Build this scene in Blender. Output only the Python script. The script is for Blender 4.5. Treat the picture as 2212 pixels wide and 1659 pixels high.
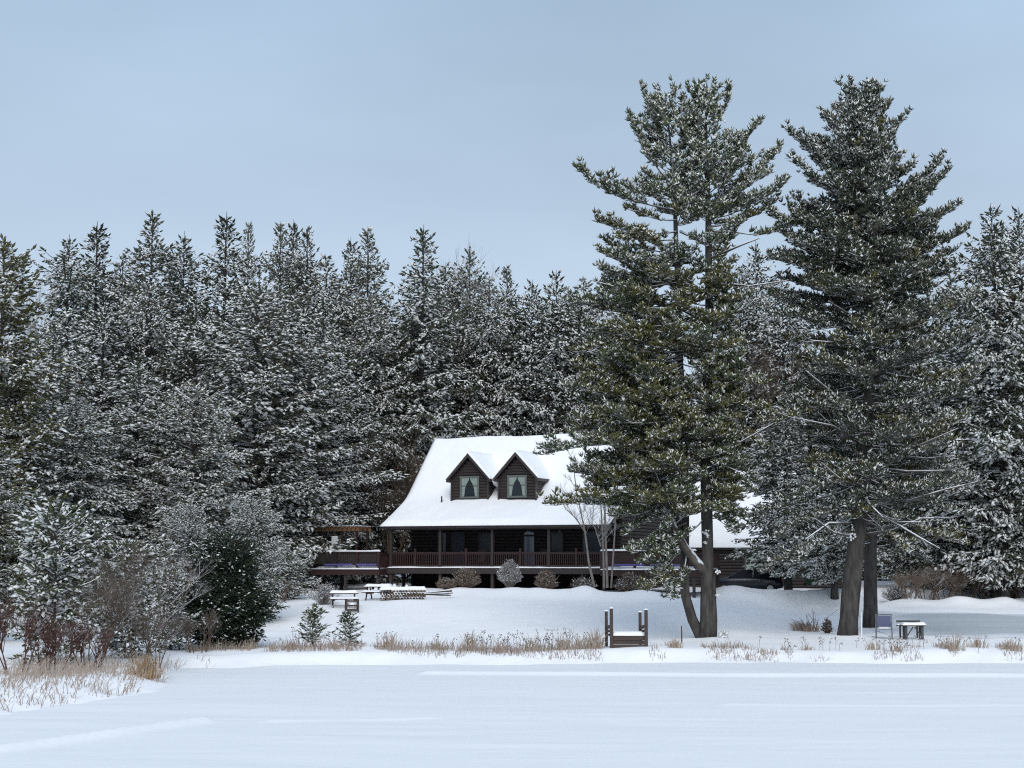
import bpy, math, random
import numpy as np
from mathutils import Vector, Matrix
PI = math.pi
scene = bpy.context.scene
col = scene.collection
for o in list(bpy.data.objects): bpy.data.objects.remove(o)

# ------------------------------------------------------------------ camera
W, H, F = 2212.0, 1659.0, 3500.0          # reference frame of the pixel helper
EYE = Vector((0, 0, 4.0))
PITCH = math.atan((1210 - H / 2) / F)
cam = bpy.data.cameras.new('camera'); cam.sensor_width = 36; cam.lens = 36 * F / W
cam.clip_start = .5; cam.clip_end = 3000
co = bpy.data.objects.new('camera', cam); col.objects.link(co)
co.location = EYE; co.rotation_euler = (PI / 2 + PITCH, 0, 0)
scene.camera = co

# ------------------------------------------------------------------ light
SUN_EL, SUN_AZ = math.radians(38), math.radians(178)      # azimuth clockwise from +Y
world = bpy.data.worlds.new('World'); scene.world = world; world.use_nodes = True
wt = world.node_tree; wn = wt.nodes; wl = wt.links; wn.clear()
sky = wn.new('ShaderNodeTexSky'); sky.sky_type = 'NISHITA'; sky.sun_disc = False
sky.sun_elevation = SUN_EL; sky.sun_rotation = SUN_AZ; sky.air_density = 1.0; sky.dust_density = 1.5
skm = wn.new('ShaderNodeVectorMath'); skm.operation = 'SCALE'; skm.inputs[3].default_value = 1.0
tc = wn.new('ShaderNodeTexCoord')
sep = wn.new('ShaderNodeSeparateXYZ'); wl.new(tc.outputs['Generated'], sep.inputs[0])
# overcast layer: paler near the horizon, a faint blue above, soft cloud drift
ramp = wn.new('ShaderNodeValToRGB'); wl.new(sep.outputs['Z'], ramp.inputs[0])
ramp.color_ramp.elements[0].position = 0.0; ramp.color_ramp.elements[0].color = (5.9, 6.75, 7.95, 1)
ramp.color_ramp.elements[1].position = 0.38; ramp.color_ramp.elements[1].color = (3.85, 5.25, 6.8, 1)
e = ramp.color_ramp.elements.new(1.0); e.color = (5.0, 6.0, 7.6, 1)
mp = wn.new('ShaderNodeMapping'); mp.inputs['Scale'].default_value = (2.2, 2.2, 7.0)
wl.new(tc.outputs['Generated'], mp.inputs[0])
ns = wn.new('ShaderNodeTexNoise'); ns.inputs['Scale'].default_value = 1.3; ns.inputs['Detail'].default_value = 4; ns.inputs['Roughness'].default_value = .45
wl.new(mp.outputs[0], ns.inputs[0])
nr = wn.new('ShaderNodeMapRange'); nr.inputs[1].default_value = .3; nr.inputs[2].default_value = .7; nr.inputs[3].default_value = .90; nr.inputs[4].default_value = 1.12
wl.new(ns.outputs[0], nr.inputs[0])
cl = wn.new('ShaderNodeVectorMath'); cl.operation = 'SCALE'; wl.new(ramp.outputs[0], cl.inputs[0]); wl.new(nr.outputs[0], cl.inputs[3])
mx = wn.new('ShaderNodeMix'); mx.data_type = 'RGBA'; mx.inputs[0].default_value = .85
wl.new(sky.outputs[0], mx.inputs[6]); wl.new(cl.outputs[0], mx.inputs[7])
bg = wn.new('ShaderNodeBackground'); bg.inputs[1].default_value = .1
wl.new(mx.outputs[2], bg.inputs[0])
wo = wn.new('ShaderNodeOutputWorld'); wl.new(bg.outputs[0], wo.inputs[0])
sun = bpy.data.lights.new('sun', 'SUN'); sun.energy = 1.7; sun.angle = math.radians(40); sun.color = (1, .965, .92)
so = bpy.data.objects.new('sun', sun); col.objects.link(so)
sd = Vector((math.sin(SUN_AZ) * math.cos(SUN_EL), math.cos(SUN_AZ) * math.cos(SUN_EL), math.sin(SUN_EL)))
so.rotation_euler = sd.to_track_quat('Z', 'Y').to_euler(); so.location = (0, -20, 60)
scene.view_settings.view_transform = 'Standard'; scene.view_settings.look = 'None'
scene.view_settings.exposure = 0.14; scene.view_settings.gamma = 1
scene.cycles.max_bounces = 5; scene.cycles.diffuse_bounces = 3; scene.cycles.use_denoising = False; scene.cycles.pixel_filter_type = 'BLACKMAN_HARRIS'; scene.cycles.filter_width = 1.15
scene.render.film_transparent = False

# ------------------------------------------------------------------ pixel helper (frame 2212 x 1659)
CP, SP = math.cos(PITCH), math.sin(PITCH)
def ray(px, py):
    x = (px - W / 2) / F; v = -(py - H / 2) / F
    return Vector((x, CP - v * SP, SP + v * CP))
def P(px, py, D):                              # point of that pixel at distance y = D
    d = ray(px, py); return EYE + d * (D / d.y)
def pxm(D): return F / D

# ------------------------------------------------------------------ noise and terrain
_rs = np.random.RandomState(7); _tab = _rs.rand(256, 256)
def vn(x, y, s):
    x = np.asarray(x, float) / s + 1000; y = np.asarray(y, float) / s + 1000
    i = np.floor(x).astype(int); j = np.floor(y).astype(int); fx = x - i; fy = y - j
    fx = fx * fx * (3 - 2 * fx); fy = fy * fy * (3 - 2 * fy)
    a = _tab[i % 256, j % 256]; b = _tab[(i + 1) % 256, j % 256]; c = _tab[i % 256, (j + 1) % 256]; d = _tab[(i + 1) % 256, (j + 1) % 256]
    return (a * (1 - fx) + b * fx) * (1 - fy) + (c * (1 - fx) + d * fx) * fy - .5
POND = [(-60, 12), (-34, 14), (-24, 24), (-17.5, 33), (-14.2, 40), (-12.6, 45), (-11.2, 49.5), (-11.3, 54), (-12.2, 58), (-12.2, 60.8), (-9, 62.2), (-2, 63.4), (6, 63.9), (20, 64.3), (70, 65), (70, 12)]
def pond_sd(x, y):                              # > 0 outside the pond
    x = np.asarray(x, float); y = np.asarray(y, float)
    best = np.full(np.broadcast(x, y).shape, 1e9); inside = np.zeros(best.shape, bool)
    n = len(POND)
    for k in range(n):
        ax, ay = POND[k]; bx, by = POND[(k + 1) % n]
        dx, dy = bx - ax, by - ay; t = np.clip(((x - ax) * dx + (y - ay) * dy) / (dx * dx + dy * dy), 0, 1)
        best = np.minimum(best, np.hypot(x - ax - t * dx, y - ay - t * dy))
        c = ((ay > y) != (by > y)); inside ^= c & (x < (bx - ax) * (y - ay) / ((by - ay) or 1e-9) + ax)
    return np.where(inside, -best, best)
def ss(a, b, t): t = np.clip((t - a) / (b - a), 0, 1); return t * t * (3 - 2 * t)
BUMPS = [(P(px, 1280, D).x, D, h, w) for px, D, h, w in [(935, 95.6, .22, 1.0), (985, 95.2, .35, .9), (1040, 94.4, .28, 1.2), (1110, 94.0, .34, 1.0), (1165, 93.2, .42, .9), (1215, 93.2, .30, .8), (1262, 92.4, .62, .9), (1325, 92.2, .30, 1.1), (1385, 92.0, .36, .9), (1440, 91.6, .25, 1.2), (1525, 73.2, .16, 1.0), (1831, 73.2, .16, 1.0), (1880, 82.2, .15, .9), (1540, 71.6, .10, .6), (1475, 78, .12, 1.6), (700, 86, .18, 1.3), (880, 88, .2, 1.5), (620, 80, .2, 1.6)]]
def gz(x, y):
    x = np.asarray(x, float); y = np.asarray(y, float)
    d = pond_sd(x, y) + vn(x, y, 1.3) * .7 + vn(x, y, .6) * .3
    bank = .42 * ss(-.1, 1.6, d) - .35 * ss(.2, -1.2, d)
    # lawn up to the house, a flatter field on the right, the wood rising behind
    up = 1.75 * ss(66, 101, y) * (.35 + .65 * ss(66, 88, y))
    flat = .10 * ss(64, 80, y) + .6 * ss(76, 102, y) + .9 * ss(103, 110, y)
    wr = ss(9, 17, x)
    z = bank + np.where(y > 60, up * (1 - wr) + flat * wr, 0)
    z = z + .55 * ss(1, 14, -(x + 12.5)) * ss(0, 6, d) * (1 - ss(60, 90, y))
    z = z + .02 * np.clip(y - 104, 0, 400)
    # ploughed snow bank before the garage
    z = z + .42 * np.exp(-((y - 95.5 - .1 * (x - 18)) / 1.5) ** 2) * ss(11, 13, x) * (1 - ss(20, 22.5, x)) * (1 + 1.1 * vn(x, y, 1.1))
    z = z + 1.0 * np.exp(-((y - 97.2) / 2.6) ** 2) * ss(10, 13.5, x) * (1 - ss(19, 23, x))
    # snow bank beyond the grey ice
    z = z + .5 * np.exp(-((y - 102.5) / 1.6) ** 2) * ss(22, 25, x) * (1 + .9 * vn(x, y, 1.4))
    for bx_, by_, bh_, bw_ in BUMPS: z = z + bh_ * np.exp(-((x - bx_) ** 2 + ((y - by_) * .8) ** 2) / bw_ ** 2)
    lump = ss(.4, 2, d)
    z = z + (vn(x, y, 6) * .22 + vn(x, y, 1.9) * .09 + vn(x, y, .7) * .035) * lump
    near = ss(12.5, 4, y)
    return z * (1 - near) + near * (2.3 + .2 * vn(x, y, 3))
def G(x, y): return float(gz(x, y))
def ground_at(px, py, d0=50, d1=140):           # where that pixel's ray meets the ground
    r = ray(px, py); a = d0
    while a < d1:
        p = EYE + r * (a / r.y)
        if p.z <= G(p.x, p.y): return p
        a += .2
    return EYE + r * (d1 / r.y)

# ------------------------------------------------------------------ materials
def mat(name, base, rough=.7, noise=None, nscale=5, snow=None, snow_noise=6, metallic=0, alpha=1, bump=0, bscale=20, spec=.5, objvar=0, stretch=None):
    m = bpy.data.materials.new(name); m.use_nodes = True; nt = m.node_tree; n = nt.nodes; l = nt.links
    b = n['Principled BSDF']; b.inputs['Roughness'].default_value = rough; b.inputs['Metallic'].default_value = metallic
    b.inputs['Specular IOR Level'].default_value = spec
    b.inputs['Base Color'].default_value = (*base, 1)
    tcn = n.new('ShaderNodeTexCoord'); vec = tcn.outputs['Object']
    if stretch:
        mpn = n.new('ShaderNodeMapping'); mpn.inputs['Scale'].default_value = stretch; l.new(vec, mpn.inputs[0]); vec = mpn.outputs[0]
    out = None
    if noise:
        t = n.new('ShaderNodeTexNoise'); t.inputs['Scale'].default_value = nscale; t.inputs['Detail'].default_value = 5; t.inputs['Roughness'].default_value = .6
        l.new(vec, t.inputs[0])
        mr = n.new('ShaderNodeMapRange'); mr.inputs[1].default_value = .3; mr.inputs[2].default_value = .7; l.new(t.outputs[0], mr.inputs[0])
        mc = n.new('ShaderNodeMix'); mc.data_type = 'RGBA'; mc.inputs[6].default_value = (*base, 1); mc.inputs[7].default_value = (*noise, 1)
        l.new(mr.outputs[0], mc.inputs[0]); out = mc.outputs[2]
    if objvar:
        oi = n.new('ShaderNodeObjectInfo'); mr = n.new('ShaderNodeMapRange'); mr.inputs[3].default_value = 1 - objvar; mr.inputs[4].default_value = 1 + objvar
        l.new(oi.outputs['Random'], mr.inputs[0]); sc_ = n.new('ShaderNodeVectorMath'); sc_.operation = 'SCALE'
        if out: l.new(out, sc_.inputs[0])
        else: sc_.inputs[0].default_value = base
        l.new(mr.outputs[0], sc_.inputs[3]); out = sc_.outputs[0]
    if snow is not None:                          # snow lying where the surface faces up
        g = n.new('ShaderNodeNewGeometry'); s = n.new('ShaderNodeSeparateXYZ'); l.new(g.outputs['Normal'], s.inputs[0])
        t = n.new('ShaderNodeTexNoise'); t.inputs['Scale'].default_value = snow_noise; t.inputs['Detail'].default_value = 3; l.new(tcn.outputs['Object'], t.inputs[0])
        ad = n.new('ShaderNodeMath'); ad.operation = 'MULTIPLY_ADD'; l.new(t.outputs[0], ad.inputs[0]); ad.inputs[1].default_value = 1.1; l.new(s.outputs['Z'], ad.inputs[2])
        mr = n.new('ShaderNodeMapRange'); mr.inputs[1].default_value = snow + .55; mr.inputs[2].default_value = snow + .75; l.new(ad.outputs[0], mr.inputs[0])
        mc = n.new('ShaderNodeMix'); mc.data_type = 'RGBA'; mc.inputs[7].default_value = (.8, .83, .87, 1)
        if out: l.new(out, mc.inputs[6])
        else: mc.inputs[6].default_value = (*base, 1)
        l.new(mr.outputs[0], mc.inputs[0]); out = mc.outputs[2]
    if out: l.new(out, b.inputs['Base Color'])
    if bump:
        t = n.new('ShaderNodeTexNoise'); t.inputs['Scale'].default_value = bscale; t.inputs['Detail'].default_value = 6; l.new(vec, t.inputs[0])
        bp = n.new('ShaderNodeBump'); bp.inputs['Strength'].default_value = bump; bp.inputs['Distance'].default_value = .05; l.new(t.outputs[0], bp.inputs['Height']); l.new(bp.outputs[0], b.inputs['Normal'])
    return m
SNOW = mat('snow', (.93, .94, .95), .75, (.90, .91, .93), .8, bump=.35, bscale=3, spec=.25)
PSNOW = mat('pond_snow', (.83, .855, .87), .75, (.80, .825, .85), .35, bump=.3, bscale=4, spec=.25, stretch=(.5, 1.6, 1))
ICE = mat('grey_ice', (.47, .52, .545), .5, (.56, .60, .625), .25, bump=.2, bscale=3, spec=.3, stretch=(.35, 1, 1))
FSNOW = mat('crown_snow', (.86, .87, .86), .8, (.66, .67, .65), 1.6, spec=.2)
def green(name, a, b): return mat(name, a, .65, b, 2.2, spec=.25, objvar=.32)
G_SPRUCE = green('needles_dark', (.024, .037, .022), (.064, .076, .046))
G_GREY = green('needles_grey', (.066, .070, .048), (.145, .145, .108))
G_OLIVE = green('needles_olive', (.050, .058, .018), (.115, .105, .035))
G_PINE = green('needles_pine', (.032, .050, .024), (.085, .10, .045))
G_DEEP = green('needles_deep', (.016, .032, .016), (.034, .052, .026))
G_BROWN = green('needles_brown', (.085, .06, .03), (.06, .05, .025))
BARK = mat('bark', (.030, .027, .026), .95, (.095, .088, .082), 5, bump=1, bscale=7, spec=.1, stretch=(1, 1, .25))
BARK_S = mat('snowy_bark', (.075, .062, .054), .9, (.13, .12, .105), 4, snow=.15, snow_noise=2.5, spec=.1)
TWIG = mat('twig_brown', (.085, .06, .045), .9, (.14, .105, .08), 3, snow=.5, snow_noise=8, spec=.1)
TWIG_G = mat('twig_grey', (.17, .15, .135), .9, (.26, .24, .22), 3, snow=.3, snow_noise=8, spec=.1)
TWIG_R = mat('twig_red', (.10, .038, .030), .9, (.085, .05, .04), 3, snow=.55, snow_noise=5, spec=.1)
GRASS = mat('dry_grass', (.29, .225, .16), .9, (.42, .36, .30), 2, spec=.1)
GRASS_P = mat('pale_grass', (.42, .36, .31), .9, (.25, .185, .15), 2, spec=.1)
GRASS_O = mat('rust_grass', (.24, .14, .07), .9, (.34, .23, .13), 2, spec=.1)
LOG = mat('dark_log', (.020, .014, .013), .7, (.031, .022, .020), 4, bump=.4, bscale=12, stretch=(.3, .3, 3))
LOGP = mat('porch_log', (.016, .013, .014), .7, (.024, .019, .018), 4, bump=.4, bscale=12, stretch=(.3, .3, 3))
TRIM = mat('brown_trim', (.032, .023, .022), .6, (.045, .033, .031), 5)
REDW = mat('red_brown_wood', (.024, .0085, .009), .6, (.038, .014, .013), 6)
POSTW = mat('post_wood', (.026, .018, .018), .6, (.038, .028, .026), 6)
DOCKW = mat('dock_wood', (.038, .026, .021), .8, (.07, .05, .041), 5, bump=.4, bscale=15, stretch=(.3, 2, 2))
TAN = mat('pergola_wood', (.22, .12, .06), .7, (.15, .08, .045), 5)
DARK = mat('dark_void', (.008, .006, .007), .9)  # near-black colour standing for the shade beneath house and dock
GLASS = mat('window_glass', (.012, .02, .026), .25, spec=.35)
GLASSP = mat('porch_glass', (.02, .035, .06), .12, spec=.8)
FRAME = mat('window_frame', (.10, .115, .11), .6)
CURT = mat('curtain', (.26, .32, .28), .9, (.18, .22, .19), 9)
WHITEP = mat('white_paint', (.78, .79, .80), .6, (.70, .72, .74), 8)
CUSH = mat('blue_cushion', (.07, .06, .22), .8, (.12, .11, .32), 5)
NAVY = mat('navy_paint', (.010, .014, .026), .25, spec=.6)
TYRE = mat('tyre', (.02, .02, .02), .8)
CHROME = mat('alloy', (.45, .46, .48), .35, metallic=.8)
LAMPR = mat('red_lens', (.25, .01, .01), .3)
CARGL = mat('car_glass', (.008, .012, .02), .5, spec=.1)
GDOOR = mat('garage_door', (.36, .42, .38), .6, (.33, .39, .355), 3)
BIN = mat('green_plastic', (.03, .09, .045), .5, (.035, .10, .05), 4)
METAL = mat('grey_metal', (.10, .11, .12), .5)
CHAIRC = mat('blue_sling', (.07, .085, .16), .7, (.09, .10, .18), 9)
TABLEW = mat('dark_table_wood', (.04, .042, .045), .7, (.06, .06, .062), 8)
STONE = mat('stone', (.20, .17, .14), .85, (.11, .09, .075), 4, bump=.6, bscale=8)

# ------------------------------------------------------------------ mesh helpers
def tag(o, label=None, cat=None, group=None, kind=None):
    if label: o['label'] = label
    if cat: o['category'] = cat
    if group: o['group'] = group
    if kind: o['kind'] = kind
    return o
def empty(name, loc=(0, 0, 0), rz=0):
    o = bpy.data.objects.new(name, None); col.objects.link(o); o.location = loc; o.rotation_euler = (0, 0, rz); o.empty_display_size = .5
    return o
def thing(name, label, cat, loc=(0, 0, 0), rz=0, group=None): return tag(empty(name, loc, rz), label, cat, group)
def link(name, me, parent=None):
    o = bpy.data.objects.new(name, me); col.objects.link(o)
    if parent: o.parent = parent
    return o
def copy_tree(o, parent=None):
    c = o.copy(); col.objects.link(c); c.parent = parent
    for ch in list(o.children): copy_tree(ch, c)
    return c
class MB:
    def __init__(s): s.v = []; s.f = []; s.m = []
    def add(s, vs, fs, m=0):
        b = len(s.v); s.v += [tuple(v) for v in vs]; s.f += [tuple(b + i for i in f) for f in fs]; s.m += [m] * len(fs)
    def box(s, c, d, rz=0, m=0, bev=0):
        x, y, z = d[0] / 2, d[1] / 2, d[2] / 2; cr, sr = math.cos(rz), math.sin(rz); vs = []
        if bev:
            b = min(bev, x * .9, y * .9, z * .9)
            for (X, Y, Z) in ((x - b, y - b, -z), (x, y, -z + b), (x, y, z - b), (x - b, y - b, z)):
                for (i, j) in ((-1, -1), (1, -1), (1, 1), (-1, 1)): vs.append((i * X, j * Y, Z))
            fs = [(3, 2, 1, 0), (12, 13, 14, 15)]
            for k in range(3):
                for i in range(4): j = (i + 1) % 4; fs.append((k * 4 + i, k * 4 + j, k * 4 + 4 + j, k * 4 + 4 + i))
        else:
            vs = [(i * x, j * y, k * z) for k in (-1, 1) for (i, j) in ((-1, -1), (1, -1), (1, 1), (-1, 1))]
            fs = [(3, 2, 1, 0), (4, 5, 6, 7), (0, 1, 5, 4), (1, 2, 6, 5), (2, 3, 7, 6), (3, 0, 4, 7)]
        s.add([(c[0] + a * cr - b_ * sr, c[1] + a * sr + b_ * cr, c[2] + q) for a, b_, q in vs], fs, m); return s
    def bar(s, p, q, w, h, m=0):                   # rectangular bar; h along the up-ish side
        p, q = Vector(p), Vector(q); d = (q - p).normalized()
        up = Vector((0, 0, 1)) if abs(d.z) < .95 else Vector((0, 1, 0))
        a = d.cross(up).normalized() * w / 2; b = a.cross(d).normalized() * h / 2
        vs = [r + i * a + j * b for r in (p, q) for (i, j) in ((-1, -1), (1, -1), (1, 1), (-1, 1))]
        s.add(vs, [(3, 2, 1, 0), (4, 5, 6, 7), (0, 1, 5, 4), (1, 2, 6, 5), (2, 3, 7, 6), (3, 0, 4, 7)], m); return s
    def tube(s, pts, rad, n=6, m=0, rough=0, rnd=None):
        pts = [Vector(p) for p in pts]; vs = []; k = len(pts)
        if not hasattr(rad, '__len__'): rad = [rad] * k
        t0 = (pts[1] - pts[0]).normalized(); a = t0.orthogonal().normalized()
        for i, p in enumerate(pts):
            t = (pts[min(i + 1, k - 1)] - pts[max(i - 1, 0)]).normalized()
            a = (a - t * a.dot(t)); a = a.normalized() if a.length > 1e-6 else t.orthogonal().normalized(); b = t.cross(a)
            for j in range(n):
                r = rad[i] * (1 + (rnd.uniform(-rough, rough) if rough else 0)); an = 2 * PI * j / n
                vs.append(p + (a * math.cos(an) + b * math.sin(an)) * r)
        fs = [(i * n + j, i * n + (j + 1) % n, (i + 1) * n + (j + 1) % n, (i + 1) * n + j) for i in range(k - 1) for j in range(n)]
        fs += [tuple(range(n - 1, -1, -1)), tuple((k - 1) * n + j for j in range(n))]
        s.add(vs, fs, m); return s
    def poly(s, pts, off, m=0):                     # closed outline extruded by off
        n = len(pts); off = Vector(off); A = [Vector(p) for p in pts]
        s.add(A + [p + off for p in A], [tuple(range(n - 1, -1, -1)), tuple(range(n, 2 * n))] + [(i, (i + 1) % n, n + (i + 1) % n, n + i) for i in range(n)], m); return s
    def blob(s, c, r, seed=0, m=0, nu=14, nv=8, amp=.15, zmin=-1):
        rr = random.Random(seed); ph = [rr.uniform(0, 6.28) for _ in range(6)]; vs = []
        for i in range(nv + 1):
            th = PI * i / nv
            for j in range(nu):
                a = 2 * PI * j / nu
                k = 1 + amp * (math.sin(2 * a + ph[0]) * math.sin(th * 2 + ph[1]) + .6 * math.sin(3 * a + ph[2] + th * 3) + .4 * math.sin(5 * a + ph[3]) * math.sin(th * 4 + ph[4]))
                vs.append((c[0] + r[0] * k * math.sin(th) * math.cos(a), c[1] + r[1] * k * math.sin(th) * math.sin(a), c[2] + r[2] * max(zmin, k * math.cos(th))))
        s.add(vs, [(i * nu + j, (i + 1) * nu + j, (i + 1) * nu + (j + 1) % nu, i * nu + (j + 1) % nu) for i in range(nv) for j in range(nu)], m); return s
    def build(s, name, mats, parent=None, smooth=False, recalc=False):
        me = bpy.data.meshes.new(name); me.from_pydata(s.v, [], s.f)
        for q in (mats if isinstance(mats, (list, tuple)) else [mats]): me.materials.append(q)
        if any(s.m): me.polygons.foreach_set('material_index', s.m)
        if smooth: me.polygons.foreach_set('use_smooth', [True] * len(s.f))
        me.validate(); me.update(); return link(name, me, parent)
def fast_mesh(name, verts, tris, mi, mats):
    me = bpy.data.meshes.new(name); nv, nf = len(verts), len(tris)
    me.vertices.add(nv); me.vertices.foreach_set('co', verts.astype(np.float32).ravel())
    me.loops.add(nf * 3); me.loops.foreach_set('vertex_index', tris.astype(np.int32).ravel())
    me.polygons.add(nf); me.polygons.foreach_set('loop_start', np.arange(0, nf * 3, 3, dtype=np.int32))
    try: me.polygons.foreach_set('loop_total', np.full(nf, 3, np.int32))
    except Exception: pass
    for q in mats: me.materials.append(q)
    me.polygons.foreach_set('material_index', mi.astype(np.int32)); me.update(calc_edges=True); return me
class Spin:                                        # thousands of needle tufts as small spindles
    def __init__(s): s.d = []
    def add(s, p, d, L, r, thr, g=0): s.d.append((p[0], p[1], p[2], d[0], d[1], d[2], L, r, thr, g))
    def mesh(s, name, mats, snow_i, seed=0):
        a = np.array(s.d, float); n = len(a); rs = np.random.RandomState(seed)
        p = a[:, 0:3]; d = a[:, 3:6]; d /= np.linalg.norm(d, axis=1)[:, None] + 1e-9
        q = rs.randn(n, 3); u = q - (q * d).sum(1)[:, None] * d; u /= np.linalg.norm(u, axis=1)[:, None]; w = np.cross(d, u)
        L = a[:, 6:7]; r = a[:, 7:8]; V = np.zeros((n, 5, 3)); V[:, 0] = p; V[:, 4] = p + d * L
        mid = p + d * L * .45
        for k in range(3):
            an = 2 * PI * k / 3; V[:, 1 + k] = mid + (u * math.cos(an) + w * math.sin(an)) * r
        T = np.array([(0, 2, 1), (0, 3, 2), (0, 1, 3), (4, 1, 2), (4, 2, 3), (4, 3, 1)])
        tris = (np.arange(n)[:, None, None] * 5 + T[None]).reshape(-1, 3); V = V.reshape(-1, 3)
        A, B, C = V[tris[:, 0]], V[tris[:, 1]], V[tris[:, 2]]; nn = np.cross(B - A, C - A); nz = nn[:, 2] / (np.linalg.norm(nn, axis=1) + 1e-12)
        thr = np.repeat(a[:, 8], 6); g = np.repeat(a[:, 9], 6)
        return fast_mesh(name, V, tris, np.where(nz > thr, snow_i, g), mats)

# ------------------------------------------------------------------ setting
def axis(a, b, step, lo, hi):
    mid = list(np.arange(a, b + 1e-6, step)); l = []; s = step; x = a
    while x > lo: s *= 1.35; x -= s; l.append(x)
    r = []; s = step; x = b
    while x < hi: s *= 1.35; x += s; r.append(x)
    return np.array(l[::-1] + mid + r)
def sheet(name, xs, ys, zf, m, keep=None):
    X, Y = np.meshgrid(xs, ys); Z = zf(X, Y); nx, ny = len(xs), len(ys)
    V = np.stack([X, Y, Z], -1).reshape(-1, 3); i = np.arange(ny - 1)[:, None] * nx + np.arange(nx - 1)[None]; i = i.ravel()
    t = np.concatenate([np.stack([i, i + 1, i + nx + 1], 1), np.stack([i, i + nx + 1, i + nx], 1)])
    if keep is not None:
        c = V[t].mean(1); t = t[keep(c[:, 0], c[:, 1])]
    me = fast_mesh(name, V, t, np.zeros(len(t)), [m]); me.polygons.foreach_set('use_smooth', [True] * len(t)); return link(name, me)
tag(sheet('snowy_ground', axis(-36, 38, .33, -700, 700), axis(40, 112, .33, -200, 1200), gz, SNOW), kind='structure')
def line_bump(x, y, pts, w, h):
    b = np.full(np.shape(x), 1e9)
    for (a, c) in zip(pts[:-1], pts[1:]):
        dx, dy = c[0] - a[0], c[1] - a[1]; t = np.clip(((x - a[0]) * dx + (y - a[1]) * dy) / (dx * dx + dy * dy), 0, 1)
        b = np.minimum(b, np.hypot(x - a[0] - t * dx, y - a[1] - t * dy))
    return h * np.exp(-(b / w) ** 2)
def pond_z(x, y):
    z = vn(x * .22, y, .5) * .022 + vn(x * .3, y + x * .2, 1.1) * .035 + vn(x * .35, y, 2.7) * .05 + vn(x, y, 7) * .05
    z = z + line_bump(x, y, [(-3, 57.6), (6, 56.9), (14, 56.4), (40, 55.6)], .24, .13)
    z = z + line_bump(x, y, [(-14, 32.5), (-10.8, 34.6), (-9.2, 37.6), (-7.7, 40.9)], .24, .15)
    z = z + line_bump(x, y, [(-6, 41), (-3, 41.6), (-2, 42)], .2, .05) + line_bump(x, y, [(6, 45.6), (10, 45.2), (18, 45.6)], .25, .05)
    return z
tag(sheet('frozen_pond', axis(-20, 30, .2, -62, 72), np.arange(11, 67, .13), pond_z, PSNOW, lambda x, y: pond_sd(x, y) < 1.2), kind='structure')
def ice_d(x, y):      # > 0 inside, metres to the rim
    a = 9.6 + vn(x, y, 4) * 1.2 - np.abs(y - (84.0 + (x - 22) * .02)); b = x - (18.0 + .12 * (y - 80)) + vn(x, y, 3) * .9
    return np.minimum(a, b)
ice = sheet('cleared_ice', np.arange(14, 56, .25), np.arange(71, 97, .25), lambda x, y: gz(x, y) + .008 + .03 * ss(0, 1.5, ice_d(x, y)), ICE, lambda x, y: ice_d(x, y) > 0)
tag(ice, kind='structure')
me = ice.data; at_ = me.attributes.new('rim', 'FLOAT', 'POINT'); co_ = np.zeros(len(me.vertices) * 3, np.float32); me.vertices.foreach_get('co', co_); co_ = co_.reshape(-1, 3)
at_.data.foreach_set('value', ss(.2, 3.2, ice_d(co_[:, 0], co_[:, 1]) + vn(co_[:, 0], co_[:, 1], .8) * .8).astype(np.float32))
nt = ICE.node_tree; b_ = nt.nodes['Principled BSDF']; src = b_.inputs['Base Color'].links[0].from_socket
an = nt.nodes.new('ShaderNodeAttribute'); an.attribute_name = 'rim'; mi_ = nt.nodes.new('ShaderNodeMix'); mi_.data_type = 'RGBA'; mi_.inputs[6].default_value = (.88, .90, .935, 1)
nt.links.new(an.outputs['Fac'], mi_.inputs[0]); nt.links.new(src, mi_.inputs[7]); nt.links.new(mi_.outputs[2], b_.inputs['Base Color'])

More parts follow.
